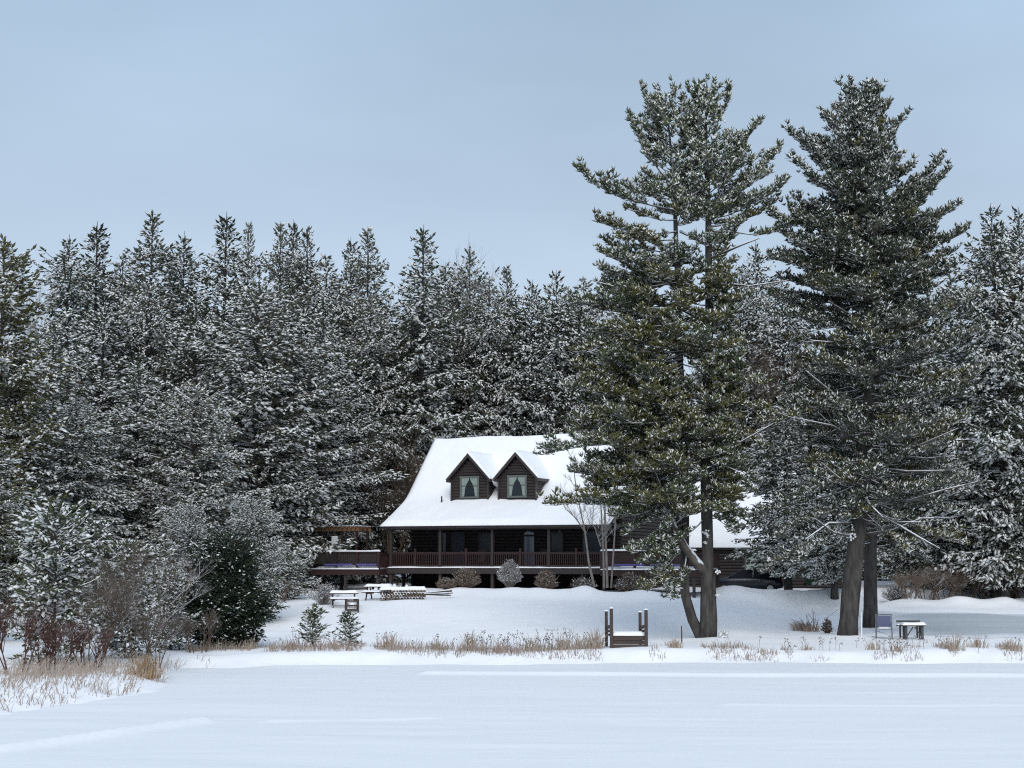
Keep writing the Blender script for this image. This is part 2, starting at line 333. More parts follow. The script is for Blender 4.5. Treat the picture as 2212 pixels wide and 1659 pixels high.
# ------------------------------------------------------------------ conifers
def conifer(name, seed, Ht, R, droop=.25, e0=.05, snow=.5, greens=(G_SPRUCE, G_GREY), z0=.06, dens=1.0, tuft=.42, power=.8, trunk=True, twig=.9, wh=1.0, brown=0.0):
    rd = random.Random(seed); sp = Spin(); tr = MB()
    lean = (rd.uniform(-.15, .15), rd.uniform(-.15, .15))
    def ax(z): t = z / Ht; return Vector((lean[0] * math.sin(t * 4) * .8, lean[1] * math.sin(t * 3.1) * .8, z))
    rb = Ht * .0135
    tr.tube([ax(Ht * k / 12) for k in range(13)], [rb * (1 - k / 12.6) * (1.25 if k == 0 else 1) for k in range(13)], 8, 0, .06, rd)
    z = Ht * z0
    sect = [rd.uniform(.66, 1.2) for _ in range(9)]
    while z < Ht * .985:
        t = z / Ht; nb = rd.choice((4, 5, 5, 6)) if t < .93 else 4; a0 = rd.uniform(0, 6.28)
        lobes = .84 + .16 * math.sin(z * 1.9 + seed) + .12 * math.sin(z * .8 + seed * 2)
        for k in range(nb):
            a = a0 + 2 * PI * k / nb + rd.uniform(-.3, .3)
            L = R * (math.tanh(power * 3.3 * (1 - t)) * (.45 + .55 * min(1, (1 - t) * 16)) * (1 - .35 * max(0, .25 - t) / .25)) * rd.uniform(.55, 1.15) * sect[int((a % 6.283) / .7)] * lobes + .10
            el = e0 + .55 * t ** 2 + rd.uniform(-.1, .12); dr = droop * rd.uniform(.7, 1.25) * (1 - .5 * t)
            zj = min(Ht * .985, z + rd.uniform(-.3, .3)); b0 = ax(zj); ca, sa = math.cos(a), math.sin(a)
            def pt(s): return b0 + Vector((ca * L * s * (1 - .08 * s), sa * L * s * (1 - .08 * s), L * (math.tan(el) * s - dr * s * s + .10 * s ** 4)))
            tr.tube([pt(0), pt(.35), pt(.7), pt(.98)], [.018 * L + .014, .014 * L + .012, .026, .008], 3, 1)
            n = max(2, int(L / .36 * dens)); sn0 = snow + .19 + rd.uniform(-.28, .28)
            for i in range(n):
                s = .16 + .84 * (i + rd.random()) / n if L > 1 else (i + rd.random()) / n
                p = pt(s); tang = (pt(min(1, s + .05)) - pt(s - .05)).normalized()
                side = Vector((-sa, ca, 0))
                q0 = p
                for sg in (-1, 1):
                    l = min(1.25, .36 * L * (1.08 - s) + (.22 if L > 1.2 else .02 + .17 * L)) * rd.uniform(.6, 1.15) * twig
                    dv = (tang * rd.uniform(.5, .9) + side * sg * rd.uniform(.6, 1) + Vector((0, 0, rd.uniform(-.5, .05) - droop * .8))).normalized()
                    m = max(1, int(l / (tuft * .36))); tsn = snow > 0 and rd.random() < sn0 + .5 * math.sin(q0[0] * 1.3 + z * 1.1) * math.cos(q0[1] * 1.2 + z * .7)
                    for j in range(m):
                        u = (j + rd.random() * .7) / m; q = p + dv * l * u + Vector((rd.uniform(-.08, .08), rd.uniform(-.08, .08), rd.uniform(-.08, .08) - .25 * droop * l * u * u))
                        dd = dv + Vector((rd.uniform(-.45, .45), rd.uniform(-.45, .45), rd.uniform(-.45, .25)))
                        snowy = rd.random() < (.92 if tsn else (.10 if snow > 0 else .09))
                        g = 1 if rd.random() < .45 else 0
                        if rd.random() < brown: g = 2
                        tk = .55 + .45 * min(1, (1 - t) * 5); sp.add(q, dd, tuft * tk * rd.uniform(.45, 1.35), tuft * tk * (rd.uniform(.14, .28) if snowy else rd.uniform(.09, .18)), rd.uniform(-.55, .3) if snowy else 1.5, g)
                if rd.random() < .8:
                    sp.add(p, tang + Vector((0, 0, rd.uniform(-.1, .3))), tuft * 1.1, tuft * .24, rd.uniform(-.2, .4) if rd.random() < sn0 else 1.5, 0)
        z += wh * Ht * .0160 / dens ** .4 * rd.uniform(.7, 1.3) * (1 if t < .8 else .8)
    for k in range(5): sp.add(ax(Ht * (.97 - .008 * k)), (rd.uniform(-.3, .3), rd.uniform(-.3, .3), 1), .5, .05, .5, 0)
    gl = list(greens) + ([G_BROWN] if len(greens) < 3 else [])
    cm = sp.mesh(name + '_crown', gl + [FSNOW], len(gl), seed)
    tm = bpy.data.meshes.new(name + '_trunk'); tm.from_pydata(tr.v, [], tr.f); tm.materials.append(BARK); tm.materials.append(BARK_S)
    tm.polygons.foreach_set('material_index', tr.m); tm.update()
    return dict(H=Ht, crown=cm, trunk=tm)
KIND = {
    'spire': conifer('spire', 11, 25, 4.7, .30, .0, .50, power=1.0, brown=.05),
    'spireb': conifer('spireb', 17, 25, 4.4, .20, .10, .46, (G_GREY, G_SPRUCE), power=.85, brown=.08),
    'spirec': conifer('spirec', 19, 25, 4.9, .38, .12, .52, (G_SPRUCE, G_GREY), power=.72, brown=.05, dens=.9),
    'broad': conifer('broad', 23, 22, 5.4, .24, .04, .56, power=1.05, brown=.05),
    'broadb': conifer('broadb', 29, 22, 5.6, .34, .12, .50, power=.9, brown=.05, dens=.85),
    'weep': conifer('weep', 37, 23, 5.0, .46, .08, .55, (G_GREY, G_SPRUCE), power=1.0, brown=.08),
    'shaggy': conifer('shaggy', 41, 21, 5.8, .22, .14, .64, (G_GREY, G_SPRUCE), dens=.85, power=1.15, brown=.10),
    'open': conifer('open', 43, 21, 4.6, .34, .06, .50, (G_GREY, G_SPRUCE), dens=.9, power=1.1, brown=.08, z0=.13),
    'olive': conifer('olive', 53, 21, 4.6, .12, .12, .22, (G_OLIVE, G_GREY), power=1.1, brown=.14),
    'young': conifer('young', 61, 6.5, 2.9, .12, .22, .72, (G_PINE, G_GREY), dens=.9, power=1.1, tuft=.36, z0=.05, twig=.8, wh=1.9),
    'deep': conifer('deep', 67, 5.5, 2.6, .10, .12, -.14, (G_DEEP, G_DEEP), dens=1.5, power=1.4, tuft=.24, z0=.02, twig=1.1),
}
used = {}
TREE_N = [0]
def place_tree(kind, px, py, D, label, wid=1.0, name='conifer_tree', cat='tree', group=None, rz=None, zb=None):
    K = KIND[kind]; tip = P(px, py, D); g = G(tip.x, tip.y) - .05 if zb is None else zb
    s = (tip.z - g) / K['H']; TREE_N[0] += 1
    r = thing(name, label, cat, (tip.x, tip.y, g), (TREE_N[0] * 2.399) % 6.283 if rz is None else rz, group)
    w = wid * (.55 + .45 * s)
    r.scale = (w, w, s)
    link('trunk', K['trunk'], r); link('crown', K['crown'], r); return r
GF = 'snowy conifers of the wood'
for t in [
 # back row, tips against the sky
 ('spire', 150, 506, 118, 'snowy conifer at the left end of the main skyline, beside the bare gap', 1.1),
 ('spirec', 210, 478, 122, 'tall pointed conifer, second tip of the skyline right of the bare gap', 1.2),
 ('weep', 266, 548, 126, 'lower rounded conifer between two taller tips at the far left of the skyline', 1),
 ('spireb', 330, 458, 121, 'tallest snowy conifer of the left skyline with a broad shaggy tip', 1.2),
 ('spire', 398, 499, 126, 'narrow conifer tip just right of the tallest tree of the left skyline', 1),
 ('spirec', 490, 457, 124, 'tall conifer with a dark ragged tip left of the twin thin spires', 1.15),
 ('spireb', 537, 481, 130, 'thin conifer spire close right of the tall dark ragged tip', .8),
 ('spireb', 607, 478, 124, 'left one of the close pair of dark conifer spires left of the skyline centre', .9),
 ('spirec', 634, 473, 129, 'right one of the close pair of dark conifer spires left of the skyline centre', .9),
 ('spireb', 664, 489, 126, 'slim conifer tip just right of the close pair of spires', .9),
 ('weep', 704, 548, 122, 'lower round topped conifer between slim tip and the spires by the bare tree', 1),
 ('spirec', 757, 512, 127, 'small pointed conifer tip left of the bare tree on the skyline', .9),
 ('spireb', 795, 489, 123, 'pointed conifer close left of the bare tree on the skyline', 1),
 ('spirec', 915, 485, 119, 'tall snowy conifer right of the bare tree, above the left end of the roof', 1.15),
 ('weep', 963, 566, 126, 'low conifer shoulder right of the tall tree above the roof', .9),
 ('spire', 1015, 524, 126, 'slender spire conifer standing above the left dormer', .85),
 ('weep', 1056, 606, 121, 'low rounded conifer between two slender spires above the dormers', .9),
 ('spireb', 1095, 571, 127, 'pointed pale conifer above the right dormer', .9),
 ('broad', 1150, 604, 121, 'low broad conifer on the skyline right of the pale pointed one', .9),
 ('broad', 1200, 582, 121, 'broad conifer at the right end of the skyline, left of the big pine', .95),
 ('weep', 1262, 596, 123, 'grey conifer partly hidden by the left limbs of the big pine', 1),
 ('weep', 1340, 640, 121, 'conifer seen through the big pine behind the house ridge', 1),
 ('broad', 1420, 690, 125, 'broad conifer behind the twin stems of the big pine', 1),
 ('spire', 1632, 519, 130, 'far pointed conifer in the gap between the two big pines', .9),
 ('spire', 1598, 590, 128, 'lower grey conifer left of the far pointed one between the big pines', .9),
 ('weep', 1690, 600, 126, 'conifer right of the far pointed one, at the left edge of the right pine', 1),
 ('broad', 1540, 760, 128, 'conifer behind the garage seen right of the big pine trunk', 1),
 ('weep', 1620, 840, 128, 'snowy conifer rising just behind the garage ridge', 1),
 ('broadb', 1740, 760, 127, 'dense conifer behind the garage at the left of the right pine', 1.1),
 ('weep', 1850, 700, 127, 'conifer hidden behind the right pine trunk line', 1),
 ('weep', 1960, 680, 124, 'grey conifer behind the right pine, right of its trunk', 1),
 ('spireb', 2052, 590, 122, 'conifer tip in the gap between right pine and right edge trees', 1),
 # middle canopy
 ('broad', 225, 640, 108, 'wide snowy conifer in the middle canopy below the far left tips', 1.1),
 ('weep', 320, 606, 111, 'drooping grey conifer in the middle canopy under the tallest left tip', 1),
 ('broadb', 425, 640, 108, 'dense conifer of the middle canopy under the narrow left tip', 1),
 ('shaggy', 560, 612, 104, 'big pale shaggy conifer with bare arching boughs left of centre', 1.25),
 ('broadb', 700, 640, 113, 'dark conifer of the middle canopy right of the big pale shaggy one', 1),
 ('weep', 800, 640, 118, 'drooping conifer of the middle canopy under the bare tree', 1),
 ('broad', 905, 640, 122, 'heavily snowed conifer behind the left end of the roof', 1.05),
 ('weep', 1000, 690, 123, 'snowy conifer behind the ridge above the left dormer', 1),
 ('broadb', 1110, 690, 122, 'dark conifer behind the ridge above the right dormer', 1.05),
 ('weep', 1215, 720, 123, 'dark green conifer behind the ridge right of the dormers', 1),
 # near canopy on the left
 ('broad', 118, 700, 97, 'dark conifer with thin snow in the hollow below the bare gap', 1),
 ('broadb', 40, 800, 84, 'heavily snowed conifer at the left edge below the olive pine', 1),
 ('weep', 165, 850, 88, 'snow laden drooping conifer in the left third, above the young pine', 1.1),
 ('broadb', 300, 780, 93, 'shadowy conifer standing above the brown brush on the left', 1.1),
 ('shaggy', 420, 830, 92, 'snowy conifer above the dark green spruce, left of the shaggy giant', 1),
 ('shaggy', 660, 770, 108, 'bright snowy conifer left of the house, above the pergola', 1.05),
 ('broadb', 768, 820, 114, 'snowy conifer close left of the house roof', .95),
 # right
 ('open', 1696, 850, 98.5, 'snowy drooping conifer before the garage, between the two big pines', 1.05),
 ('open', 1795, 940, 95, 'dense snowy conifer touching the left side of the right pine', .95),
 ('broad', 2142, 438, 104, 'tall dark conifer at the right edge, left one of two tips', .95),
 ('broad', 2200, 448, 107, 'tall dark conifer at the right edge, right one of two tips', .95),
 ('shaggy', 2085, 720, 109, 'pale snowy conifer between the right pine and the right edge', 1.1),
 ('shaggy', 2175, 800, 106, 'bright snowy conifer at the right edge below the two dark tips', 1.1),
 ('weep', 1980, 800, 110, 'grey conifer behind the bare limbs of the right pine', 1.2),
]: place_tree(t[0], t[1], t[2], t[3], t[4], t[5], group=GF)
place_tree('olive', 8, 512, 84, 'olive green conifer cut by the left edge of the picture', 1.0)
place_tree('olive', -30, 900, 66, 'low olive conifer at the left edge above the red brush', .8)
GY = 'young conifers along the left bank'
place_tree('young', 125, 1100, 57.5, 'bushy young pine with clumped snow on its fingers, left bank', .95, 'young_pine', 'tree', GY)
place_tree('young', 275, 1175, 61, 'young snowy pine leaning over the bank right of the bushy one', .8, 'young_pine', 'tree', GY)
place_tree('young', 372, 1235, 66, 'young snowy pine just left of the dark green spruce', .75, 'young_pine', 'tree', GY)
place_tree('shaggy', 545, 1075, 80, 'medium snowy pine standing behind the dark green spruce', .62)
place_tree('shaggy', 410, 1085, 78, 'medium snowy pine behind and left of the dark green spruce', .5)
place_tree('young', 622, 1195, 92, 'bushy snowy pine at the left side of the deck', 1.0, 'young_pine', 'tree', GY)
place_tree('deep', 488, 1165, 67, 'dark green spruce with hardly any snow at the lawn edge', 1.0, 'dark_spruce', 'tree')
def sapling(px, py, by, D, label, seed):
    K = conifer('sapling%d' % seed, seed, 1.7, .8, .02, .45, .5, (G_PINE, G_GREY), dens=.6, tuft=.21, power=.8, z0=.08, twig=.5, wh=4.2)
    KIND['s%d' % seed] = K; b = P(px, by, D); return place_tree('s%d' % seed, px, py, D, label, 1.35, 'pine_sapling', 'sapling', 'pine saplings on the shore')
sapling(678, 1320, 1405, 67.5, 'left one of two small snowy pine saplings by the shore grass', 71)
sapling(752, 1334, 1405, 68.5, 'right one of two small snowy pine saplings by the shore grass', 72)

# ------------------------------------------------------------------ the big pines
class Pine:
    def __init__(s, seed, D): s.rd = random.Random(seed); s.sp = Spin(); s.tr = MB(); s.D = D; s.seed = seed
    def cluster(s, q, d, size, snow, g):
        rd = s.rd; size *= rd.uniform(.75, 1.3)
        for k in range(8):
            dd = Vector(d) * .8 + Vector((rd.uniform(-1, 1), rd.uniform(-1, 1), rd.uniform(-.35, 1.0)))
            s.sp.add(q, dd, size * rd.uniform(.6, 1.2), size * .115, rd.uniform(-.5, .45) if rd.random() < snow else 1.5, g)
        if rd.random() < snow * .9:
            v = Vector((rd.uniform(-1, 1), rd.uniform(-1, 1), rd.uniform(-.1, .5))).normalized()
            s.sp.add(q + Vector((0, 0, size * .22)) - v * size * .3, v + Vector(d) * .5, size * .75, size * .26, rd.uniform(-.8, .1), g)
            if rd.random() < .5: s.sp.add(q + Vector((rd.uniform(-.5, .5), rd.uniform(-.5, .5), rd.uniform(-.1, .4))) * size, v + Vector((0, 0, rd.uniform(-.5, .5))), size * .55, size * .22, rd.uniform(-.8, .1), g)
    def limb(s, p0, p1, r0, f0=.3, sag=.06, snow=.5, g=0, dens=1.0, curl=.12, side=.33, size=.26):
        rd = s.rd; p0, p1 = Vector(p0), Vector(p1); L = (p1 - p0).length
        w1 = Vector((rd.uniform(-1, 1), rd.uniform(-1, 1), rd.uniform(-.5, .5))) * L * .05
        def pt(t): return p0.lerp(p1, t) + Vector((0, 0, L * (-sag * math.sin(PI * t) - curl * t * (1 - t) * 1.2 + 0))) + w1 * math.sin(2 * PI * t)
        s.tr.tube([pt(k / 7) for k in range(8)], [max(.012, r0 * (1 - k / 7.6)) for k in range(8)], 5, 1, .12, rd)
        hd = (p1 - p0); hd.z = 0; hd = hd.normalized() if hd.length > .01 else Vector((1, 0, 0)); sv = Vector((-hd.y, hd.x, 0))
        n = max(4, int(L * (1 - f0) / .115 * dens))
        for i in range(n):
            t = f0 + (1 - f0) * (i + rd.random()) / n; p = pt(t); tg = (pt(min(1, t + .04)) - pt(t - .04)).normalized()
            env = side * L * (1.05 - .75 * (t - f0) / (1 - f0)) * min(1, .35 + 2.2 * (t - f0)); l = min(1.5, env + .25) * rd.uniform(.35, 1.1)
            sg = rd.choice((-1, 1)); dv = (tg * rd.uniform(.5, 1) + sv * sg * rd.uniform(.3, 1) + Vector((0, 0, rd.uniform(-.12, .5)))).normalized()
            if l > .5: s.tr.tube([p, p + dv * l * .9], [.016, .006], 3, 1)
            m = max(1, int(l / .17))
            for j in range(m):
                u = (j + .5 + rd.random() * .5) / m
                q = p + dv * l * u + Vector((0, 0, .12 * l * u * u)) + Vector((rd.uniform(-.06, .06), rd.uniform(-.06, .06), rd.uniform(-.05, .05)))
                s.cluster(q, (dv * .6 + Vector((0, 0, .5))), size * rd.uniform(.8, 1.15), snow, g if rd.random() < .8 else (1 if g != 1 else 0))
        s.cluster(p1, (tg + Vector((0, 0, .4))), size, snow, g)
    def build(s, name, label, greens, loc, cat='tree'):
        r = thing(name, label, cat, loc); off = Vector(loc)
        s.tr.v = [tuple(Vector(v) - off) for v in s.tr.v]
        s.tr.build('trunk', [BARK, BARK_S], r, smooth=True)
        a = [(x[0] - off.x, x[1] - off.y, x[2] - off.z) + x[3:] for x in s.sp.d]; s.sp.d = a
        link('crown', s.sp.mesh('crown', list(greens) + [FSNOW], len(greens), s.seed), r); return r
def interp(tab, y):
    if y <= tab[0][0]: return tab[0][1]
    for (a, b) in zip(tab[:-1], tab[1:]):
        if y <= b[0]: return a[1] + (b[1] - a[1]) * (y - a[0]) / (b[0] - a[0])
    return tab[-1][1]
def fill(pn, stem, Lt, Rt, ya, yb, n, D, side=None, snowf=lambda y: .5, gf=lambda rd, y: 0, rise=lambda y: .3, f0=lambda y: .3, dens=1.0, rr=.035, size=.26, gap=None):
    rd = pn.rd
    for k in range(n):
        y = ya + (yb - ya) * (k + rd.random()) / n; sx = interp(stem, y)
        a = rd.uniform(0, 2 * PI)
        if side == 'L' and math.cos(a) > .35: a = PI - a
        if side == 'R' and math.cos(a) < -.35: a = PI - a
        ext = (interp(Rt, y) - sx) if math.cos(a) > 0 else (sx - interp(Lt, y))
        other = (interp(Rt, y) - interp(Lt, y)) * .42
        c = abs(math.cos(a)); L = (ext * c + min(other, 130) * (1 - c)) / pxm(D) * rd.uniform(.68, 1.05); L = max(.6, L)
        if gap and gap(y, math.cos(a), rd): continue
        rs = rise(y) + rd.uniform(-.12, .16); base = P(sx, min(y + rs * L * pxm(D) * .85, 1350), D)
        base.y += math.sin(a) * .1
        tip = base + Vector((math.cos(a) * L, math.sin(a) * L, rs * L))
        pn.limb(base, tip, rr * (.5 + L / 4), f0(y), .03, snowf(y), gf(rd, y), dens, size=size)
D1 = 73.0
p1 = Pine(101, D1)
stemB = [(173, 1527), (300, 1524), (450, 1530), (700, 1532), (900, 1527), (1020, 1525), (1180, 1529), (1390, 1527)]
stemA = [(195, 1440), (300, 1450), (420, 1460), (700, 1468), (900, 1478), (1100, 1483), (1250, 1479), (1290, 1481), (1330, 1492), (1360, 1507), (1392, 1522)]
def stem_tube(pn, st, rads, D, ya, yb, dy=0):
    n = 22; pts = []; rr = []
    for k in range(n + 1):
        y = yb + (ya - yb) * k / n; p = P(interp(st, y), y, D); p.y += dy * min(1, k / n * 4); pts.append(p); rr.append(interp(rads, y))
    pn.tr.tube(pts, rr, 12, 0, .07, pn.rd)
stem_tube(p1, stemB, [(175, .02), (450, .13), (700, .20), (1000, .25), (1200, .27), (1330, .31), (1372, .37), (1392, .47)], D1, 178, 1394)
stem_tube(p1, stemA, [(200, .02), (450, .10), (700, .13), (1000, .18), (1250, .20), (1330, .22), (1392, .26)], D1, 200, 1392, .5)
# the heavy snow-topped limb low on the left
p1.tr.tube([P(1531, 1240, D1), P(1505, 1215, D1 - .1), P(1478, 1180, D1 - .4), P(1456, 1140, D1 - .6), P(1443, 1095, D1 - .8)], [.24, .20, .17, .14, .10], 8, 1, .1, p1.rd)
p1.tr.tube([P(1445, 1100, D1 - .8), P(1425, 1050, D1 - 1), P(1412, 1010, D1 - 1.2)], [.10, .07, .03], 6, 1, .1, p1.rd)
# explicit silhouette limbs: (stem x, base y, tip x, tip y, depth, foliage start, snow)
for (sx, by, tx, ty, dy, f0, sn, g) in [
    (1458, 455, 1256, 372, -.6, .30, .55, 0), (1462, 500, 1296, 480, .4, .25, .45, 2), (1452, 400, 1362, 262, 0, .3, .6, 0), (1452, 430, 1345, 400, 1, .3, .6, 0),
    (1448, 330, 1392, 205, .2, .25, .6, 0), (1465, 560, 1300, 545, -.6, .2, .5, 2), (1466, 590, 1320, 530, 1.2, .2, .5, 0), (1440, 260, 1422, 196, .3, .1, .6, 0), (1445, 270, 1458, 190, -.3, .1, .6, 0),
    (1528, 380, 1640, 266, -.2, .3, .6, 0), (1528, 430, 1680, 322, .5, .3, .6, 0), (1530, 470, 1692, 398, -.5, .3, .55, 0), (1530, 490, 1668, 440, .6, .3, .5, 2), (1532, 470, 1604, 300, .2, .3, .6, 0),
    (1526, 300, 1574, 195, .2, .2, .6, 0), (1526, 280, 1488, 190, 0, .2, .6, 0), (1526, 240, 1545, 176, 0, .1, .6, 0), (1525, 260, 1517, 180, .3, .1, .6, 0),
    (1531, 500, 1712, 486, -.3, .45, .5, 0), (1532, 560, 1612, 470, .4, .4, .5, 0),
    (1478, 930, 1192, 978, -1.2, .45, .6, 0), (1483, 1040, 1200, 1092, -1.6, .45, .35, 2), (1475, 860, 1262, 905, -1, .4, .4, 2), (1480, 1000, 1240, 1020, -1.2, .55, .6, 0),
    (1483, 1130, 1370, 1195, -1.4, .3, .5, 0), (1482, 1180, 1398, 1275, -1.2, .3, .45, 2), (1483, 1200, 1450, 1292, -1.0, .2, .5, 0), (1520, 1120, 1440, 1190, -1.4, .3, .5, 0),
    (1530, 900, 1640, 960, -.8, .4, .45, 2), (1528, 1000, 1600, 1080, -1, .3, .4, 2), (1528, 1100, 1585, 1150, -.8, .3, .4, 0), (1470, 700, 1250, 760, -.8, .35, .45, 2), (1470, 640, 1240, 655, .6, .35, .45, 0)]:
    b = P(sx, by, D1); t = P(tx, ty, D1 + dy); r = .035 * (.5 + (t - b).length / 4)
    p1.limb(b, t, r, f0, .04 if ty < 600 else -.02, sn, g, 1.25)
def front(pn, stem, ya, yb, n, D, Ls, sn, gf):      # short boughs reaching towards the water, hiding the stem
    rd = pn.rd
    for k in range(n):
        y = ya + (yb - ya) * (k + rd.random()) / n; b = P(interp(stem, y), y, D); a = rd.uniform(-2.5, -.64); L = rd.uniform(*Ls)
        pn.limb(b, b + Vector((math.cos(a) * L, math.sin(a) * L, rd.uniform(-.25, .2) * L)), .04, .25, .02, sn, gf(rd), 1.0)
front(p1, stemB, 565, 960, 34, D1, (1.3, 2.6), .45, lambda rd: rd.choice((0, 2)))
front(p1, stemA, 560, 1120, 34, D1, (1.3, 2.6), .4, lambda rd: rd.choice((0, 2)))
for (sx, by, tx, ty, dy) in [(1525, 330, 1478, 215, .3), (1525, 380, 1460, 250, -.4), (1526, 420, 1490, 290, -.8), (1455, 380, 1490, 240, .5), (1530, 1000, 1575, 1095, -1.2), (1530, 1040, 1590, 1140, .4), (1530, 960, 1625, 1040, .3)]:
    b = P(sx, by, D1); t = P(tx, ty, D1 + dy); p1.limb(b, t, .03, .2, .02, .6 if ty < 500 else .4, 0, 1.2)
# bare snow-covered limbs
for pts in [[(1470, 660), (1410, 655), (1340, 622), (1275, 605)], [(1532, 700), (1470, 668), (1400, 665)], [(1528, 640), (1480, 600), (1432, 576)], [(1540, 610), (1620, 618), (1700, 606)], [(1540, 685), (1580, 680), (1612, 665), (1634, 645)],
            [(1475, 760), (1425, 748), (1370, 715), (1340, 690)], [(1535, 1005), (1570, 1008), (1602, 1022)], [(1535, 935), (1600, 955), (1670, 915)], [(1532, 560), (1600, 530), (1640, 515)], [(1470, 500), (1500, 515), (1530, 525)]]:
    dy = p1.rd.uniform(-2.8, -1.2); q = [P(x, y, D1 + dy * i / (len(pts) - 1)) for i, (x, y) in enumerate(pts)]
    p1.tr.tube(q, [.075 - .052 * i / (len(pts) - 1) for i in range(len(pts))], 5, 1, .1, p1.rd)
for (sx, by, tx, ty, dy, f0, sn, g) in [
    (1480, 880, 1245, 930, .6, .25, .5, 2), (1480, 940, 1270, 960, -1.4, .25, .4, 2), (1482, 980, 1300, 1030, .4, .2, .4, 2), (1483, 1010, 1320, 1085, -1.0, .2, .4, 0), (1483, 1050, 1340, 1120, .8, .2, .4, 2),
    (1483, 1080, 1360, 1150, -.6, .15, .5, 0), (1483, 1110, 1385, 1215, -1.3, .2, .5, 0), (1480, 1150, 1420, 1250, -.8, .15, .5, 0), (1500, 960, 1420, 1010, -1.8, .1, .4, 0), (1500, 1020, 1400, 1090, -1.9, .1, .4, 2),
    (1500, 1060, 1440, 1140, -1.7, .1, .45, 0), (1510, 900, 1450, 930, -2.0, .1, .45, 2), (1530, 930, 1610, 1010, .8, .25, .5, 0), (1530, 1010, 1630, 1060, -.4, .3, .5, 0), (1530, 1060, 1600, 1120, .9, .25, .5, 2),
    (1530, 860, 1640, 890, -.9, .25, .45, 2), (1530, 800, 1650, 830, .5, .25, .5, 0), (1530, 950, 1560, 1010, -1.8, .1, .4, 0), (1530, 520, 1600, 480, -.8, .3, .6, 0), (1532, 570, 1570, 540, .6, .2, .6, 0), (1480, 800, 1240, 840, -.6, .3, .45, 2), (1480, 850, 1260, 870, .9, .3, .45, 0)]:
    b = P(sx, by, D1); t = P(tx, ty, D1 + dy); p1.limb(b, t, .03 * (.5 + (t - b).length / 4), f0, -.02, sn, g, 1.2)
L1 = [(175, 1495), (200, 1400), (240, 1370), (330, 1385), (420, 1350), (480, 1330), (520, 1330), (600, 1270), (760, 1250), (930, 1235), (1010, 1240), (1090, 1250), (1130, 1350), (1290, 1410)]
R1 = [(175, 1560), (260, 1580), (330, 1640), (400, 1680), (440, 1655), (480, 1580), (560, 1560), (700, 1590), (850, 1610), (1100, 1600), (1180, 1560), (1290, 1540)]
def snow1(y): return .8 if y < 430 else (.5 if y < 600 else .26)
def g1(rd, y): return 0 if y < 430 else (2 if rd.random() < (.35 if y < 600 else .62) else 0)
gapf = lambda y, c, rd: (490 < y < 570 and rd.random() < .35)
R1A = [(175, 1475), (230, 1500), (460, 1540)]; L1B = [(175, 1495), (230, 1480), (460, 1450)]
fill(p1, stemA, L1, R1A, 205, 470, 56, D1, None, snow1, g1, lambda y: .75 - .5 * (y - 200) / 270, lambda y: .2, 1.1)
fill(p1, stemB, L1B, R1, 185, 480, 74, D1, None, snow1, g1, lambda y: .8 - .6 * (y - 180) / 300, lambda y: .2, 1.1)
fill(p1, stemA, L1, R1, 500, 1110, 120, D1, 'L', snow1, g1, lambda y: .12 - .25 * (y - 500) / 500, lambda y: .3, 1.1, gap=gapf)
fill(p1, stemB, L1, R1, 500, 1120, 105, D1, 'R', snow1, g1, lambda y: .08 - .2 * (y - 500) / 500, lambda y: .25, 1.1, gap=gapf)
base = P(1525, 1388, D1); base.z = G(base.x, base.y)
p1.tr.tube([P(1538, 1392, D1 - .1), P(1541, 1340, D1 - .1), P(1542, 1290, D1 - .15), P(1543, 1240, D1 - .1)], [.22, .15, .12, .05], 7, 0, .25, p1.rd)
p1.tr.tube([P(1545, 1390, D1 - .3), P(1562, 1376, D1 - .35), P(1574, 1385, D1 - .3)], [.16, .14, .08], 7, 1, .2, p1.rd)
for (px, py, dy, rx, rz2) in [(1549, 1236, -.25, .12, .07), (1526, 1152, -.30, .15, .16), (1531, 1052, -.28, .13, .08), (1551, 1287, -.32, .10, .07), (1565, 1372, -.5, .20, .08), (1524, 1170, -.26, .08, .12)]:
    for k in range(14):
        q = P(px, py, D1 + dy); v = Vector((p1.rd.uniform(-1, 1), p1.rd.uniform(-.5, .5), p1.rd.uniform(-.4, .6)))
        p1.sp.add(q + Vector((p1.rd.uniform(-rx, rx), 0, p1.rd.uniform(-rz2, rz2))) * .7, v, rx * 1.1, rx * .45, -1.1, 0)
p1.build('twin_stem_pine', 'big white pine with two stems joined at the foot, right of the dock', (G_PINE, G_GREY, G_OLIVE), tuple(base))

